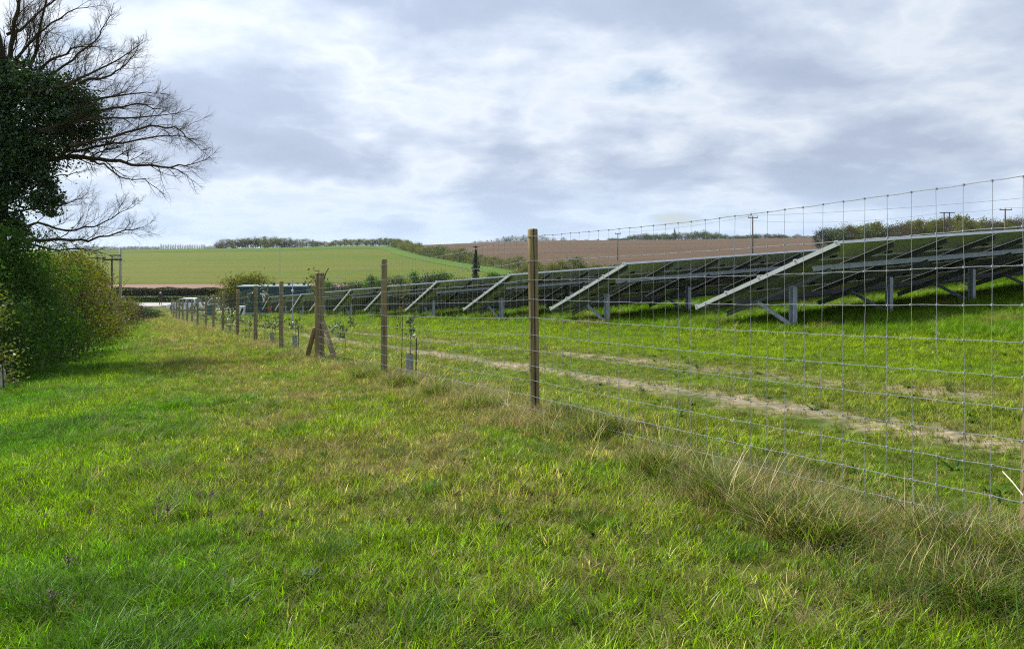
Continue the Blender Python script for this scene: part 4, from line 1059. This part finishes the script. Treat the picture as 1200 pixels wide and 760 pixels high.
# wood on the skyline, left of centre
L_ = 'spring tree in the small wood on the skyline of the green field'; G_ = 'trees of the skyline wood'
for i, px in enumerate(np.linspace(259, 384, 26)):
    top = float(np.interp(px, [257, 264, 280, 300, 320, 345, 370, 385], [283, 280, 279.5, 278.5, 277, 279, 281.5, 284])) + rnd.uniform(-.8, 1.8); Yd = 432 + rnd.uniform(0, 22)
    x = (px - 600) / 915 * Yd; h = EYE - (top - 288) / 915 * Yd - gs(x, Yd)
    far_pool.put('woodland_tree', px + rnd.uniform(-2, 2), Yd, L_, G_, rnd.uniform(10, 15), h * 915 / Yd, k=rnd.choice([0, 1, 1, 2, 3, 4, 4]))
L_ = 'round green tree in the hedgerow line along the top of the green field'; G_ = 'trees of the upper hedgerow'
for i, px in enumerate(np.linspace(388, 476, 18)):
    top = float(np.interp(px, [386, 395, 410, 430, 448, 462, 478], [284, 281, 279.5, 279.5, 278, 279.5, 281])) + rnd.uniform(-.6, 1.4); Yd = 434 + rnd.uniform(-4, 6)
    x = (px - 600) / 915 * Yd; h = EYE - (top - 288) / 915 * Yd - gs(x, Yd)
    hedge_pool.put('hedgerow_tree', px, Yd, L_, G_, rnd.uniform(9, 13), h * 915 / Yd)
# the hedgerow running down between the two fields
L_ = 'bushy olive green tree in the hedgerow running down beside the ploughed field'; G_ = 'trees of the sloping hedgerow'
for i, t in enumerate(np.linspace(0, 1, 30)):
    Yd = 425 - 265 * t ** .8; x = float(xb(Yd)) + 11 - 3 * t; px = 600 + 915 * x / Yd
    h = rnd.uniform(3.6, 5.0) * (1 if rnd.random() > .25 else 1.25) * (1 - .42 * t)
    hedge_pool.put('hedgerow_tree', px, Yd, L_, G_, h * 1.35 * 915 / Yd, h * 915 / Yd, k=rnd.choice([0, 1, 2, 0]))
L_ = 'low bright bush standing behind the second solar table at the ploughed field edge'; G_ = 'bushes behind the second solar table'
for px, top in ((612, 311), (628, 312), (645, 306), (660, 304), (672, 300), (684, 307), (700, 308), (716, 309), (735, 309), (752, 308)):
    Yd = 118; x = (px - 600) / 915 * Yd; h = (EYE - (top - 288) / 915 * Yd) - gs(x, Yd)
    hedge_pool.put('field_bush', px, Yd, L_, G_, rnd.uniform(22, 30), h * 915 / Yd, 'bush')
# dark ivy-clad pole tree
Yd = 116; x = (557.5 - 600) / 915 * Yd; g = gs(x, Yd); zt = EYE - (288 - 288) / 915 * Yd
c = empty('ivy_clad_pole', (x, Yd, g)); tag(c, 'old pole smothered in dark ivy standing over the third solar table', 'ivy pole'); H = zt - g
mb = MB(); mb.tube([(0, 0, -.4), (0, 0, H)], [.16, .1], 8); mb.box((0, 0, H - .15), (.8, .12, .12)); mb.build('pole', m_poled, c)
zc = RNG.uniform(0, 1, 1600) ** .8; rr2 = np.where(zc < .45, .75, .75 * (1 - (zc - .45) / .62)) ; C = RNG.normal(size=(1600, 3)) * np.stack([rr2 * .42, rr2 * .42, 0 * rr2 + .12], 1) + np.stack([0 * zc, 0 * zc, zc * H * .9], 1)
v, q = leaves(C, .28); np_obj('ivy', v, q, LM['dark'], c)
# bushes behind the far tables
L_ = 'dark green bush of the hedge behind the farther solar tables'; G_ = 'bushes behind the farther tables'
mid_pool = Pool([tree_proto(2.6, (1.6, 1.5, 1.4), 1.3, 2600, .19, LM[k], trunk_r=.07, K=30, limbs=6) for k in ('green', 'shade', 'hedge')])
for px, top in ((365, 333), (385, 331), (402, 329), (420, 328), (437, 324), (452, 322), (468, 321), (484, 320), (497, 318), (510, 318), (523, 320), (534, 323), (548, 324), (375, 332), (410, 330), (445, 326), (580, 320), (594, 318)):
    Yd = 100 + rnd.uniform(-2, 3); x = (px - 600) / 915 * Yd; h = (EYE - (top - 288) / 915 * Yd) - gs(x, Yd)
    mid_pool.put('hedge_bush', px, Yd, L_, G_, rnd.uniform(22, 30), h * 915 / Yd, 'bush', base=(3.2, 2.8))
# big bush over the cabin
bb = bush_proto(6.4, 3.2, 3.6, 16000, .17, LM['olive'], 90, 20)
x, y = (292 - 600) / 915 * 82.5, 82.5; h = EYE - (324.5 - 288) / 915 * 82.5 - gs(x, y)
put(bb, 'large_bush', x, y, 'broad olive brown bush rising behind the green cabin', 'bush', None, (.95, 1, h / 3.6), 0.1)

# clipped dark hedge beyond the lane and its verge growth
def hedge_strip(name, x0, x1, yfn, h, th, n, leaf, m, lab, core):
    xs = RNG.uniform(x0, x1, n); yc = yfn(xs); e = RNG.normal(size=n) * .06
    hh = h * (0.86 + .24 * fbm(xs * .5, xs * 0 + 2, 91))
    side = RNG.random(n); z = RNG.uniform(0, 1, n); yo = RNG.uniform(-1, 1, n) * th / 2
    z = np.where(side < .4, 1.0 - np.abs(RNG.normal(0, .05, n)), z); yo = np.where(side >= .4, np.sign(yo) * th / 2 + e * 2, yo)
    C = np.stack([xs, yc + yo, gz(xs, yc) + np.maximum(z * hh, .02)], 1)
    r = empty(name, (float((x0 + x1) / 2), float(yfn((x0 + x1) / 2)), 0)); tag(r, lab, 'hedge')
    L0 = np.array(r.location)
    v, q = leaves(C - L0, leaf); np_obj('foliage', v, q, m, r)
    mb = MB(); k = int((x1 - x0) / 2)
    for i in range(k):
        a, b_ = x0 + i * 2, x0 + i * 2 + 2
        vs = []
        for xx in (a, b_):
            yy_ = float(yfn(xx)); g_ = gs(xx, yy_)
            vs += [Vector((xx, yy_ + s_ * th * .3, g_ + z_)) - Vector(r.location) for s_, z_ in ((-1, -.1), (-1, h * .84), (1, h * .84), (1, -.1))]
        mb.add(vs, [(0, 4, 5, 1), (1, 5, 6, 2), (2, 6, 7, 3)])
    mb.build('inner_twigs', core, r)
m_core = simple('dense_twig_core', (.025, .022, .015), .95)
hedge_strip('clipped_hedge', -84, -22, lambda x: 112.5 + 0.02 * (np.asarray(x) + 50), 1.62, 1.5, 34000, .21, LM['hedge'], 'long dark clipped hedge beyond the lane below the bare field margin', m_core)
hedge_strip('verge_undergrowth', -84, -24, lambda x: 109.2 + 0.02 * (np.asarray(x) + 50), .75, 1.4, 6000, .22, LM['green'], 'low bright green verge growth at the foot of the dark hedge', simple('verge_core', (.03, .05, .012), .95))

# far woods at the right
L_ = 'low tree in the long wood beyond the ploughed field'; G_ = 'trees beyond the ploughed field'
for i, px in enumerate(np.linspace(715, 962, 46)):
    top = float(np.interp(px, [715, 740, 760, 785, 800, 830, 850, 900, 960], [279, 276, 273.5, 273, 272, 271, 275, 274.5, 275]))
    bs = float(np.interp(px, [715, 960], [281.5, 279])); Yd = 640 + rnd.uniform(0, 30)
    x = (px - 600) / 915 * Yd; h = EYE - (top + rnd.uniform(-1.5, 2) - 288) / 915 * Yd - gs(x, Yd)
    far_pool.put('woodland_tree', px + rnd.uniform(-2, 2), Yd, L_, G_, rnd.uniform(9, 15), max(h, 3) * 915 / Yd, k=rnd.choice([2, 4, 1, 4, 2]))
# one taller conifer
x = (785.5 - 600) / 915 * 650.0
cp = tree_proto(9, (1.6, 1.6, 4.4), 5, 1200, .4, LM['dark'], K=30); put(cp, 'conifer', x, 632, 'single dark pointed conifer standing above the far wood', 'tree', None, (.8, .8, 1.05))
L_ = 'blue grey tree of the distant wood on the skyline behind the cracked fence post'; G_ = 'trees of the distant skyline wood'
for px, top in ((556, 282.5), (563, 282), (570, 281.5), (577, 281), (584, 279), (592, 277), (598, 276), (606, 277), (613, 275.5), (620, 274.5), (626, 274.5), (634, 276), (641, 278), (649, 279), (660, 278), (673, 280), (686, 280.5), (699, 280)):
    Yd = 1000 + rnd.uniform(0, 60); x = (px - 600) / 915 * Yd; h = EYE - (top - 288) / 915 * Yd - gs(x, Yd)
    far_pool.put('distant_tree', px, Yd, L_, G_, rnd.uniform(9, 13), max(h, 5) * 915 / Yd, k=rnd.choice([4, 1, 4]))
L_ = 'tree of the nearer wood showing above the top edge of the nearest solar table'; G_ = 'trees above the nearest solar table'
big_pool = Pool([std(LM['spring'], 2600, .34, K=60, cs=.2), std(LM['green'], 2600, .34, K=60, cs=.2), std(LM['bare'], 3000, .24, K=80, cs=.22, limbs=14), std(LM['olive'], 2600, .32, K=55, cs=.2), std(LM['dark'], 2400, .34, K=45, cs=.2)])
for i, px in enumerate(np.linspace(966, 1290, 40)):
    top = float(np.interp(px, [960, 970, 985, 1000, 1012, 1025, 1040, 1070, 1085, 1100, 1125, 1140, 1160, 1180, 1200, 1290], [268, 265, 264, 263, 266, 259.5, 262, 258, 255, 256, 252, 255, 258, 255, 253, 247])) + rnd.uniform(-1.5, 3)
    Yd = 235 + rnd.uniform(0, 30); x = (px - 600) / 915 * Yd; h = EYE - (top - 288) / 915 * Yd - gs(x, Yd)
    big_pool.put('woodland_tree', px + rnd.uniform(-3, 3), Yd, L_, G_, rnd.uniform(19, 29), max(h, 3) * 915 / Yd, k=(4 if px < 975 or 1030 < px < 1050 else rnd.choice([0, 1, 1, 2, 3, 3, 2])))
# far horizon line at the left
L_ = 'faint distant tree on the far left horizon beyond the green field'; G_ = 'far horizon trees'
for i, px in enumerate(np.linspace(96, 262, 60)):
    Yd = 1900 + rnd.uniform(0, 400); x = (px - 600) / 915 * Yd; tall = (188 < px < 240)
    top = (286.5 if tall else 289.0) + rnd.uniform(-1, .6) - max(0, (px - 235) / 10)
    h = EYE - (top - 288) / 915 * Yd - gs(x, Yd)
    far_pool.put('distant_tree', px, Yd, L_, G_, rnd.uniform(2.0, 3.2) if tall else rnd.uniform(4, 8), max(h, 4) * 915 / Yd, k=4)

# ------------------------------------------------------------------ the boundary hedge on the left
def hl(k): return Vector((-11.2 + FX * k, 17.5 + FY * k, 0))       # a line down the foot of the hedge
def shrub(loc, w, d, h, n, leaf, m, lab, stems=60, K=50, stem_m=m_twig, zmin=.05, cs=.2, name='hedge_shrub', st_h=(.4, .85)):
    r = empty(name, (loc[0], loc[1], gs(loc[0], loc[1]))); tag(r, lab, 'shrub')
    mb = MB()
    for i in range(stems):
        x0, y0 = rnd.gauss(0, .16) * w, rnd.gauss(0, .16) * d; e = Vector((x0 * 1.5 + rnd.gauss(0, .12) * w, y0 * 1.5 + rnd.gauss(0, .12) * d, h * rnd.uniform(*st_h)))
        md = Vector((x0, y0, 0)).lerp(e, .5) + Vector((rnd.gauss(0, .06) * w, rnd.gauss(0, .06) * d, .1 * h))
        r0 = rnd.uniform(.008, .022); mb.tube([(x0, y0, -.1), md, e], [r0, r0 * .7, r0 * .25], 4)
        for _ in range(3):
            t = rnd.uniform(.4, .95); p = md.lerp(e, t); q = p + Vector((rnd.gauss(0, .10) * w, rnd.gauss(0, .10) * d, rnd.uniform(-.02, .14) * h)); mb.tube([p, q], [r0 * .35, r0 * .15], 3)
    mb.build('stems', stem_m, r)
    C = clumped(n, K, (w / 2, d / 2, h * .5), .3, cs) + np.array([0, 0, h * .5])
    nl = n // 4; C = np.vstack([C, np.stack([RNG.uniform(-.5, .5, nl) * w, RNG.uniform(-.5, .5, nl) * d, RNG.beta(1.2, 2.2, nl) * .4 * h], 1)])
    lo = np.clip((.5 * h - C[:, 2]) / (.5 * h), 0, 1); C[:, :2] *= (1 + .38 * lo)[:, None]
    C = C[C[:, 2] > zmin * h]
    v, q = leaves(C, leaf); np_obj('foliage', v, q, m, r)
    return r
m_stemr = simple('reddish_stems', (.11, .07, .05), .9)
def hs(px, Yd, back, wd, dd, topy, *a, **k):
    """a shrub whose middle is seen at px, depth Yd; its top at topy"""
    x = (px - 600) / 915 * Yd; g = gs(x, Yd); h = EYE - (topy - 288) / 915 * Yd - g
    return shrub((x, Yd), wd, dd, h, *a, **k)
hs(2, 19.6, 0, 2.6, 2.6, 268, 15000, .085, LM['shade'], 'dark green ivy covered shrub at the left edge under the big tree', 40, 60)
hs(-32, 17.4, 0, 2.6, 2.4, 300, 9000, .085, LM['shade'], 'dark shrub cut by the left edge of the picture', 30, 50)
hs(38, 23.0, 0, 2.6, 2.8, 283, 12000, .085, LM['shade'], 'dark green shrub between the ivy tree and the yellowish shrub', 60, 60, stem_m=m_stemr)
hs(67, 26.0, 0, 2.8, 3.2, 292, 17000, .09, LM['olive'], 'tall yellowish green shrub with bare reddish stems at its foot', 90, 90, stem_m=m_stemr, zmin=.16, st_h=(.3, .8))
hs(84, 32.0, 0, 2.5, 3.4, 297, 15000, .10, LM['olive'], 'rounded olive shrub behind the tall yellowish one', 30, 90, stem_m=m_stemr, zmin=.04)
hs(97, 39.0, 0, 2.1, 4, 312, 12000, .11, LM['olive'], 'olive shrub of the hedge left of the white blossom', 60, 60)
hs(119, 41.0, 0, 1.1, 2.4, 352, 5000, .085, LM['blossom'], 'blackthorn with sparse white blossom at the foot of the hedge', 40, 40, zmin=.02)
hs(111, 48.0, 0, 2.1, 5, 328, 8000, .12, LM['brown'], 'brownish budding shrub behind the white blossom', 60, 60)
hs(124, 60.0, 0, 2.3, 6, 340, 8000, .14, LM['olive'], 'olive brown shrub halfway down the hedge', 50, 60)
hs(135, 70.0, 0, 2.4, 6, 350, 7000, .16, LM['brown'], 'brown twiggy shrub near the far end of the hedge', 50, 60)
hs(148, 80.0, 0, 2.6, 6, 356, 7000, .17, LM['hedge'], 'dark brown green shrub at the far end of the hedge', 50, 60)
hs(170, 86.0, 0, 3.0, 3, 361, 4500, .16, LM['green'], 'low bramble mound where the hedge ends at the lane', 40, 40)
hs(85, 62.0, 0, 4.5, 6, 318, 6000, .16, LM['hedge'], 'tall hedge bush behind the olive shrubs, near the dark pole', 40, 60)
hs(60, 40.0, 0, 5.5, 5, 296, 6000, .13, LM['olive'], 'olive bush standing back in the hedge beneath the low branches', 40, 60)
hs(-8, 15.2, 0, .8, .8, 352, 420, .085, LM['spring'], 'sprays of bright fresh leaves at the left edge', 8, 12, cs=.25)
# ivy at the foot of the dark pole
x, y = (116 - 600) / 915 * 99.0, 99.0
shrub((x, y), 1.4, 1.4, EYE - (313 - 288) / 915 * 99 - gs(x, y), 1800, .18, LM['dark'], 'dark ivy growth around the foot of the left dark pole', 10, 20, name='ivy_bush')
# pale stone at the hedge foot
sb = MB(); sb.box((0, 0, .16), (.30, .22, .42), top=.82); sb.box((.02, 0, .42), (.2, .16, .12), top=.6)
q = sb.build('marker_stone', simple('pale_stone', (.42, .42, .38), .9, 0, .3, 6, .2, bump=.4), None, at_px(-4, 0, 15.9)); tag(q, 'pale weathered marker stone at the hedge foot on the left edge', 'stone')

# ------------------------------------------------------------------ the big bare tree with ivy
TYd = 22.5
def tp(px, py, dy=0.0): return ray(px, py, TYd + dy)
tb = ray(-16, 288, TYd); tz = gs(tb.x, tb.y)
tree = empty('bare_oak', (tb.x, tb.y, tz)); tag(tree, 'large leafless tree with ivy clad trunk and long bare branches over the hedge', 'tree')
TL = Vector(tree.location)
mb = MB()
mb.tube([Vector((0, 0, -.3)), Vector((.02, 0, 1.2)), tp(-8, 240) - TL, tp(-2, 170) - TL, tp(2, 110) - TL, tp(-4, 60) - TL, tp(-14, 0) - TL, tp(-20, -70) - TL], [.52, .42, .38, .34, .27, .2, .14, .06], 12)
mb.build('trunk', m_barkd, tree, smooth=True)
nseg = 0
def grow(mb, p, d, L, r, lev, upb, out):
    """one wandering branch and its side branches"""
    global nseg
    n = 4 if lev > 1 else 3
    pts = [p]; dd = d.copy()
    for i in range(n):
        dd = (dd + Vector([rnd.gauss(0, .17) for _ in range(3)]) + Vector((0, 0, upb)) + out * .05).normalized()
        pts.append(pts[-1] + dd * (L / n))
    mb.tube(pts, [r * (1 - .75 * i / n) for i in range(n + 1)], 5 if lev > 1 else (4 if lev == 1 else 3), 0, False); nseg += 1
    if lev == 0: return
    kids = {3: 9, 2: 10, 1: 9}[lev]
    for k in range(kids):
        t = rnd.uniform(.22, 1.0); i = min(int(t * n), n - 1); q = pts[i].lerp(pts[i + 1], t * n - i); tg = (pts[i + 1] - pts[i]).normalized()
        s = Vector([rnd.gauss(0, 1) for _ in range(3)]); s = (s - tg * s.dot(tg)).normalized()
        grow(mb, q, (tg * .75 + s * .72 + Vector((0, 0, .12))).normalized(), L * rnd.uniform(.42, .68) * (1.05 - .35 * t), r * .5 * (1 - .45 * t), lev - 1, upb, out)
def limb(px_pts, r0, r1, kids, lev, klen, upb, dirx=None):
    mb = MB(); pts = [tp(*q) - TL for q in px_pts]
    fine = []
    for i in range(len(pts) - 1):
        for t in (0, .33, .66): fine.append(pts[i].lerp(pts[i + 1], t) + Vector([rnd.gauss(0, .025) for _ in range(3)]))
    fine.append(pts[-1]); n = len(fine) - 1; r0 *= .78; r1 *= .8
    rs = [r0 + (r1 - r0) * (i / n) ** .8 for i in range(n + 1)]
    mb.tube(fine, rs, 7, 0, False)
    for k in range(kids):
        t = (k + rnd.random()) / kids * .85 + .15; i = min(int(t * n), n - 1); q = fine[i].lerp(fine[i + 1], t * n - i); tg = (fine[i + 1] - fine[i]).normalized()
        s = Vector([rnd.gauss(0, 1) for _ in range(3)]); s = (s - tg * s.dot(tg)).normalized()
        grow(mb, q, (tg * .8 + s * .65 + Vector((0, 0, upb * 1.6))).normalized(), klen * rnd.uniform(.6, 1.15) * (1.1 - .5 * t), max(rs[i] * .34, .0085), lev, upb, tg)
    grow(mb, fine[-1], (fine[-1] - fine[-2]).normalized(), klen * .6, r1, lev, upb, Vector((0, 0, 0)))
    mb.build('branch', m_barkd, tree)
limb([(0, 118), (8, 80), (15, 40), (24, 0), (34, -45)], .12, .04, 12, 2, 1.5, .10)
limb([(4, 110), (30, 85), (44, 60), (48, 20), (62, -30)], .09, .03, 12, 2, 1.4, .08)
limb([(6, 105), (35, 92), (58, 72), (78, 60), (100, 55)], .08, .022, 14, 2, 1.35, .06)
limb([(8, 42), (28, 32), (45, 15), (66, 0), (80, -18)], .06, .02, 12, 2, 1.2, .05)
limb([(6, 125), (50, 105), (95, 95), (130, 88), (148, 75)], .09, .02, 15, 2, 1.3, .06)
limb([(8, 140), (60, 125), (105, 118), (140, 112), (172, 108)], .09, .018, 15, 2, 1.3, .05, )
limb([(5, 160), (55, 150, -1), (100, 140, -1), (145, 138, -1), (190, 135, -1)], .09, .018, 16, 2, 1.3, .05)
limb([(2, 190), (60, 186), (95, 183), (130, 188), (165, 193), (200, 196), (226, 192)], .13, .018, 20, 2, 1.35, .07)
limb([(60, 176, .5), (90, 178, .5), (120, 170, .5), (155, 165, .5), (195, 158, .5), (215, 160, .5)], .07, .015, 18, 2, 1.25, .05)
limb([(10, 120, 1), (50, 96, 1), (85, 70, 1), (112, 48, 1), (122, 30, 1)], .07, .018, 15, 2, 1.25, .06)
limb([(30, 110, -1), (80, 100, -1), (120, 78, -1), (150, 62, -1)], .07, .016, 15, 2, 1.2, .05)
limb([(60, 140, 1.5), (110, 130, 1.5), (160, 122, 1.5), (190, 128, 1.5)], .07, .015, 15, 2, 1.2, .05)
limb([(80, 170, -1.2), (130, 160, -1.2), (175, 148, -1.2), (205, 150, -1.2), (225, 165, -1.2)], .06, .014, 17, 2, 1.1, .05)
limb([(10, 100, -.5), (20, 70, -.5), (40, 45, -.5), (60, 28, -.5), (90, 10, -.5)], .07, .018, 13, 2, 1.2, .06)
limb([(108, 186, -.4), (122, 193, -.4), (140, 207, -.4), (170, 210, -.4), (186, 222, -.4)], .04, .01, 7, 1, .8, -.02)
limb([(200, 195, 0), (214, 203), (228, 213)], .025, .009, 4, 1, .6, -.02)
limb([(2, 285), (40, 281, -.5), (75, 280, -.5), (105, 282, -.5), (140, 272, -.5), (160, 268, -.5)], .085, .014, 15, 2, 1.15, .05)
limb([(2, 268), (45, 262, .6), (80, 270, .6), (110, 266, .6), (130, 255, .6), (150, 245, .6)], .06, .012, 14, 2, 1.1, .06)
limb([(30, 284, 0), (60, 292), (95, 291), (125, 298)], .05, .01, 9, 1, .9, .0)
limb([(10, 250, 1), (50, 246, 1), (75, 240, 1), (95, 232, 1)], .05, .012, 11, 2, .9, .06)
limb([(10, 232, 1), (55, 205, 1), (80, 205, 1), (98, 200, 1)], .04, .01, 7, 1, .7, .03)
limb([(-8, 60), (-30, 30), (-60, 0), (-90, -40)], .12, .03, 10, 2, 1.4, .08)
limb([(-6, 150), (-60, 130), (-110, 110)], .12, .03, 10, 2, 1.4, .08)
# ivy
def ivy_blob(px, py, dy, rx, ry, rz, n, K=14, cs=.3):
    c = tp(px, py, dy) - TL; s = TYd / 915
    return clumped(n, K, (rx * s, ry * s, rz * s), .3, cs) + np.array(c)
parts = [ivy_blob(20, 120, 0, 70, 55, 38, 12000, 40, .2), ivy_blob(74, 130, -.3, 42, 40, 32, 5200, 30, .2), ivy_blob(40, 98, -.4, 50, 40, 14, 3000, 20, .25), ivy_blob(20, 165, 0, 55, 50, 32, 6500, 26, .24),
         ivy_blob(60, 160, -.4, 40, 30, 22, 2600, 18, .25), ivy_blob(-2, 215, 0, 38, 36, 52, 8500, 30, .2), ivy_blob(30, 192, 0, 32, 28, 24, 3600, 20, .25), ivy_blob(50, 220, -.2, 24, 22, 26, 2600, 14, .25), ivy_blob(60, 243, -.2, 14, 14, 12, 700, 8, .3), ivy_blob(-4, 270, 0, 30, 30, 32, 4200, 20, .22), ivy_blob(108, 160, 0, 22, 20, 14, 1000, 14, .3), ivy_blob(96, 128, -.2, 22, 22, 22, 1300, 16, .25), ivy_blob(20, 85, 0, 30, 30, 16, 1800, 14, .3), ivy_blob(-50, 140, 0, 55, 55, 60, 5000, 30, .22)]
v, q = leaves(np.concatenate(parts), .092, .45, .7); np_obj('ivy', v, q, m_ivy, tree)

# ------------------------------------------------------------------ the air
m, nt, out = mat('thin_haze'); pv = nd(nt, 'ShaderNodeVolumePrincipled'); pv.inputs['Color'].default_value = (.90, .95, 1.0, 1); pv.inputs['Density'].default_value = HAZE; pv.inputs['Anisotropy'].default_value = .2
lk(nt, pv.outputs[0], out.inputs['Volume'])
zmin = float(V_ground_min) - 1.0
mb = MB(); mb.box((0, 0, (zmin + 21) / 2), (6600, 6600, 21 - zmin)); tag(mb.build('haze', m), kind='stuff')
S.cycles.filter_width = 1.1
S.cycles.volume_bounces = 0
S.cycles.use_denoising = False
S.cycles.max_bounces = 6; S.cycles.diffuse_bounces = 3; S.cycles.transmission_bounces = 4; S.cycles.glossy_bounces = 2
S.cycles.use_adaptive_sampling = False
S.cycles.sample_clamp_indirect = 3.0
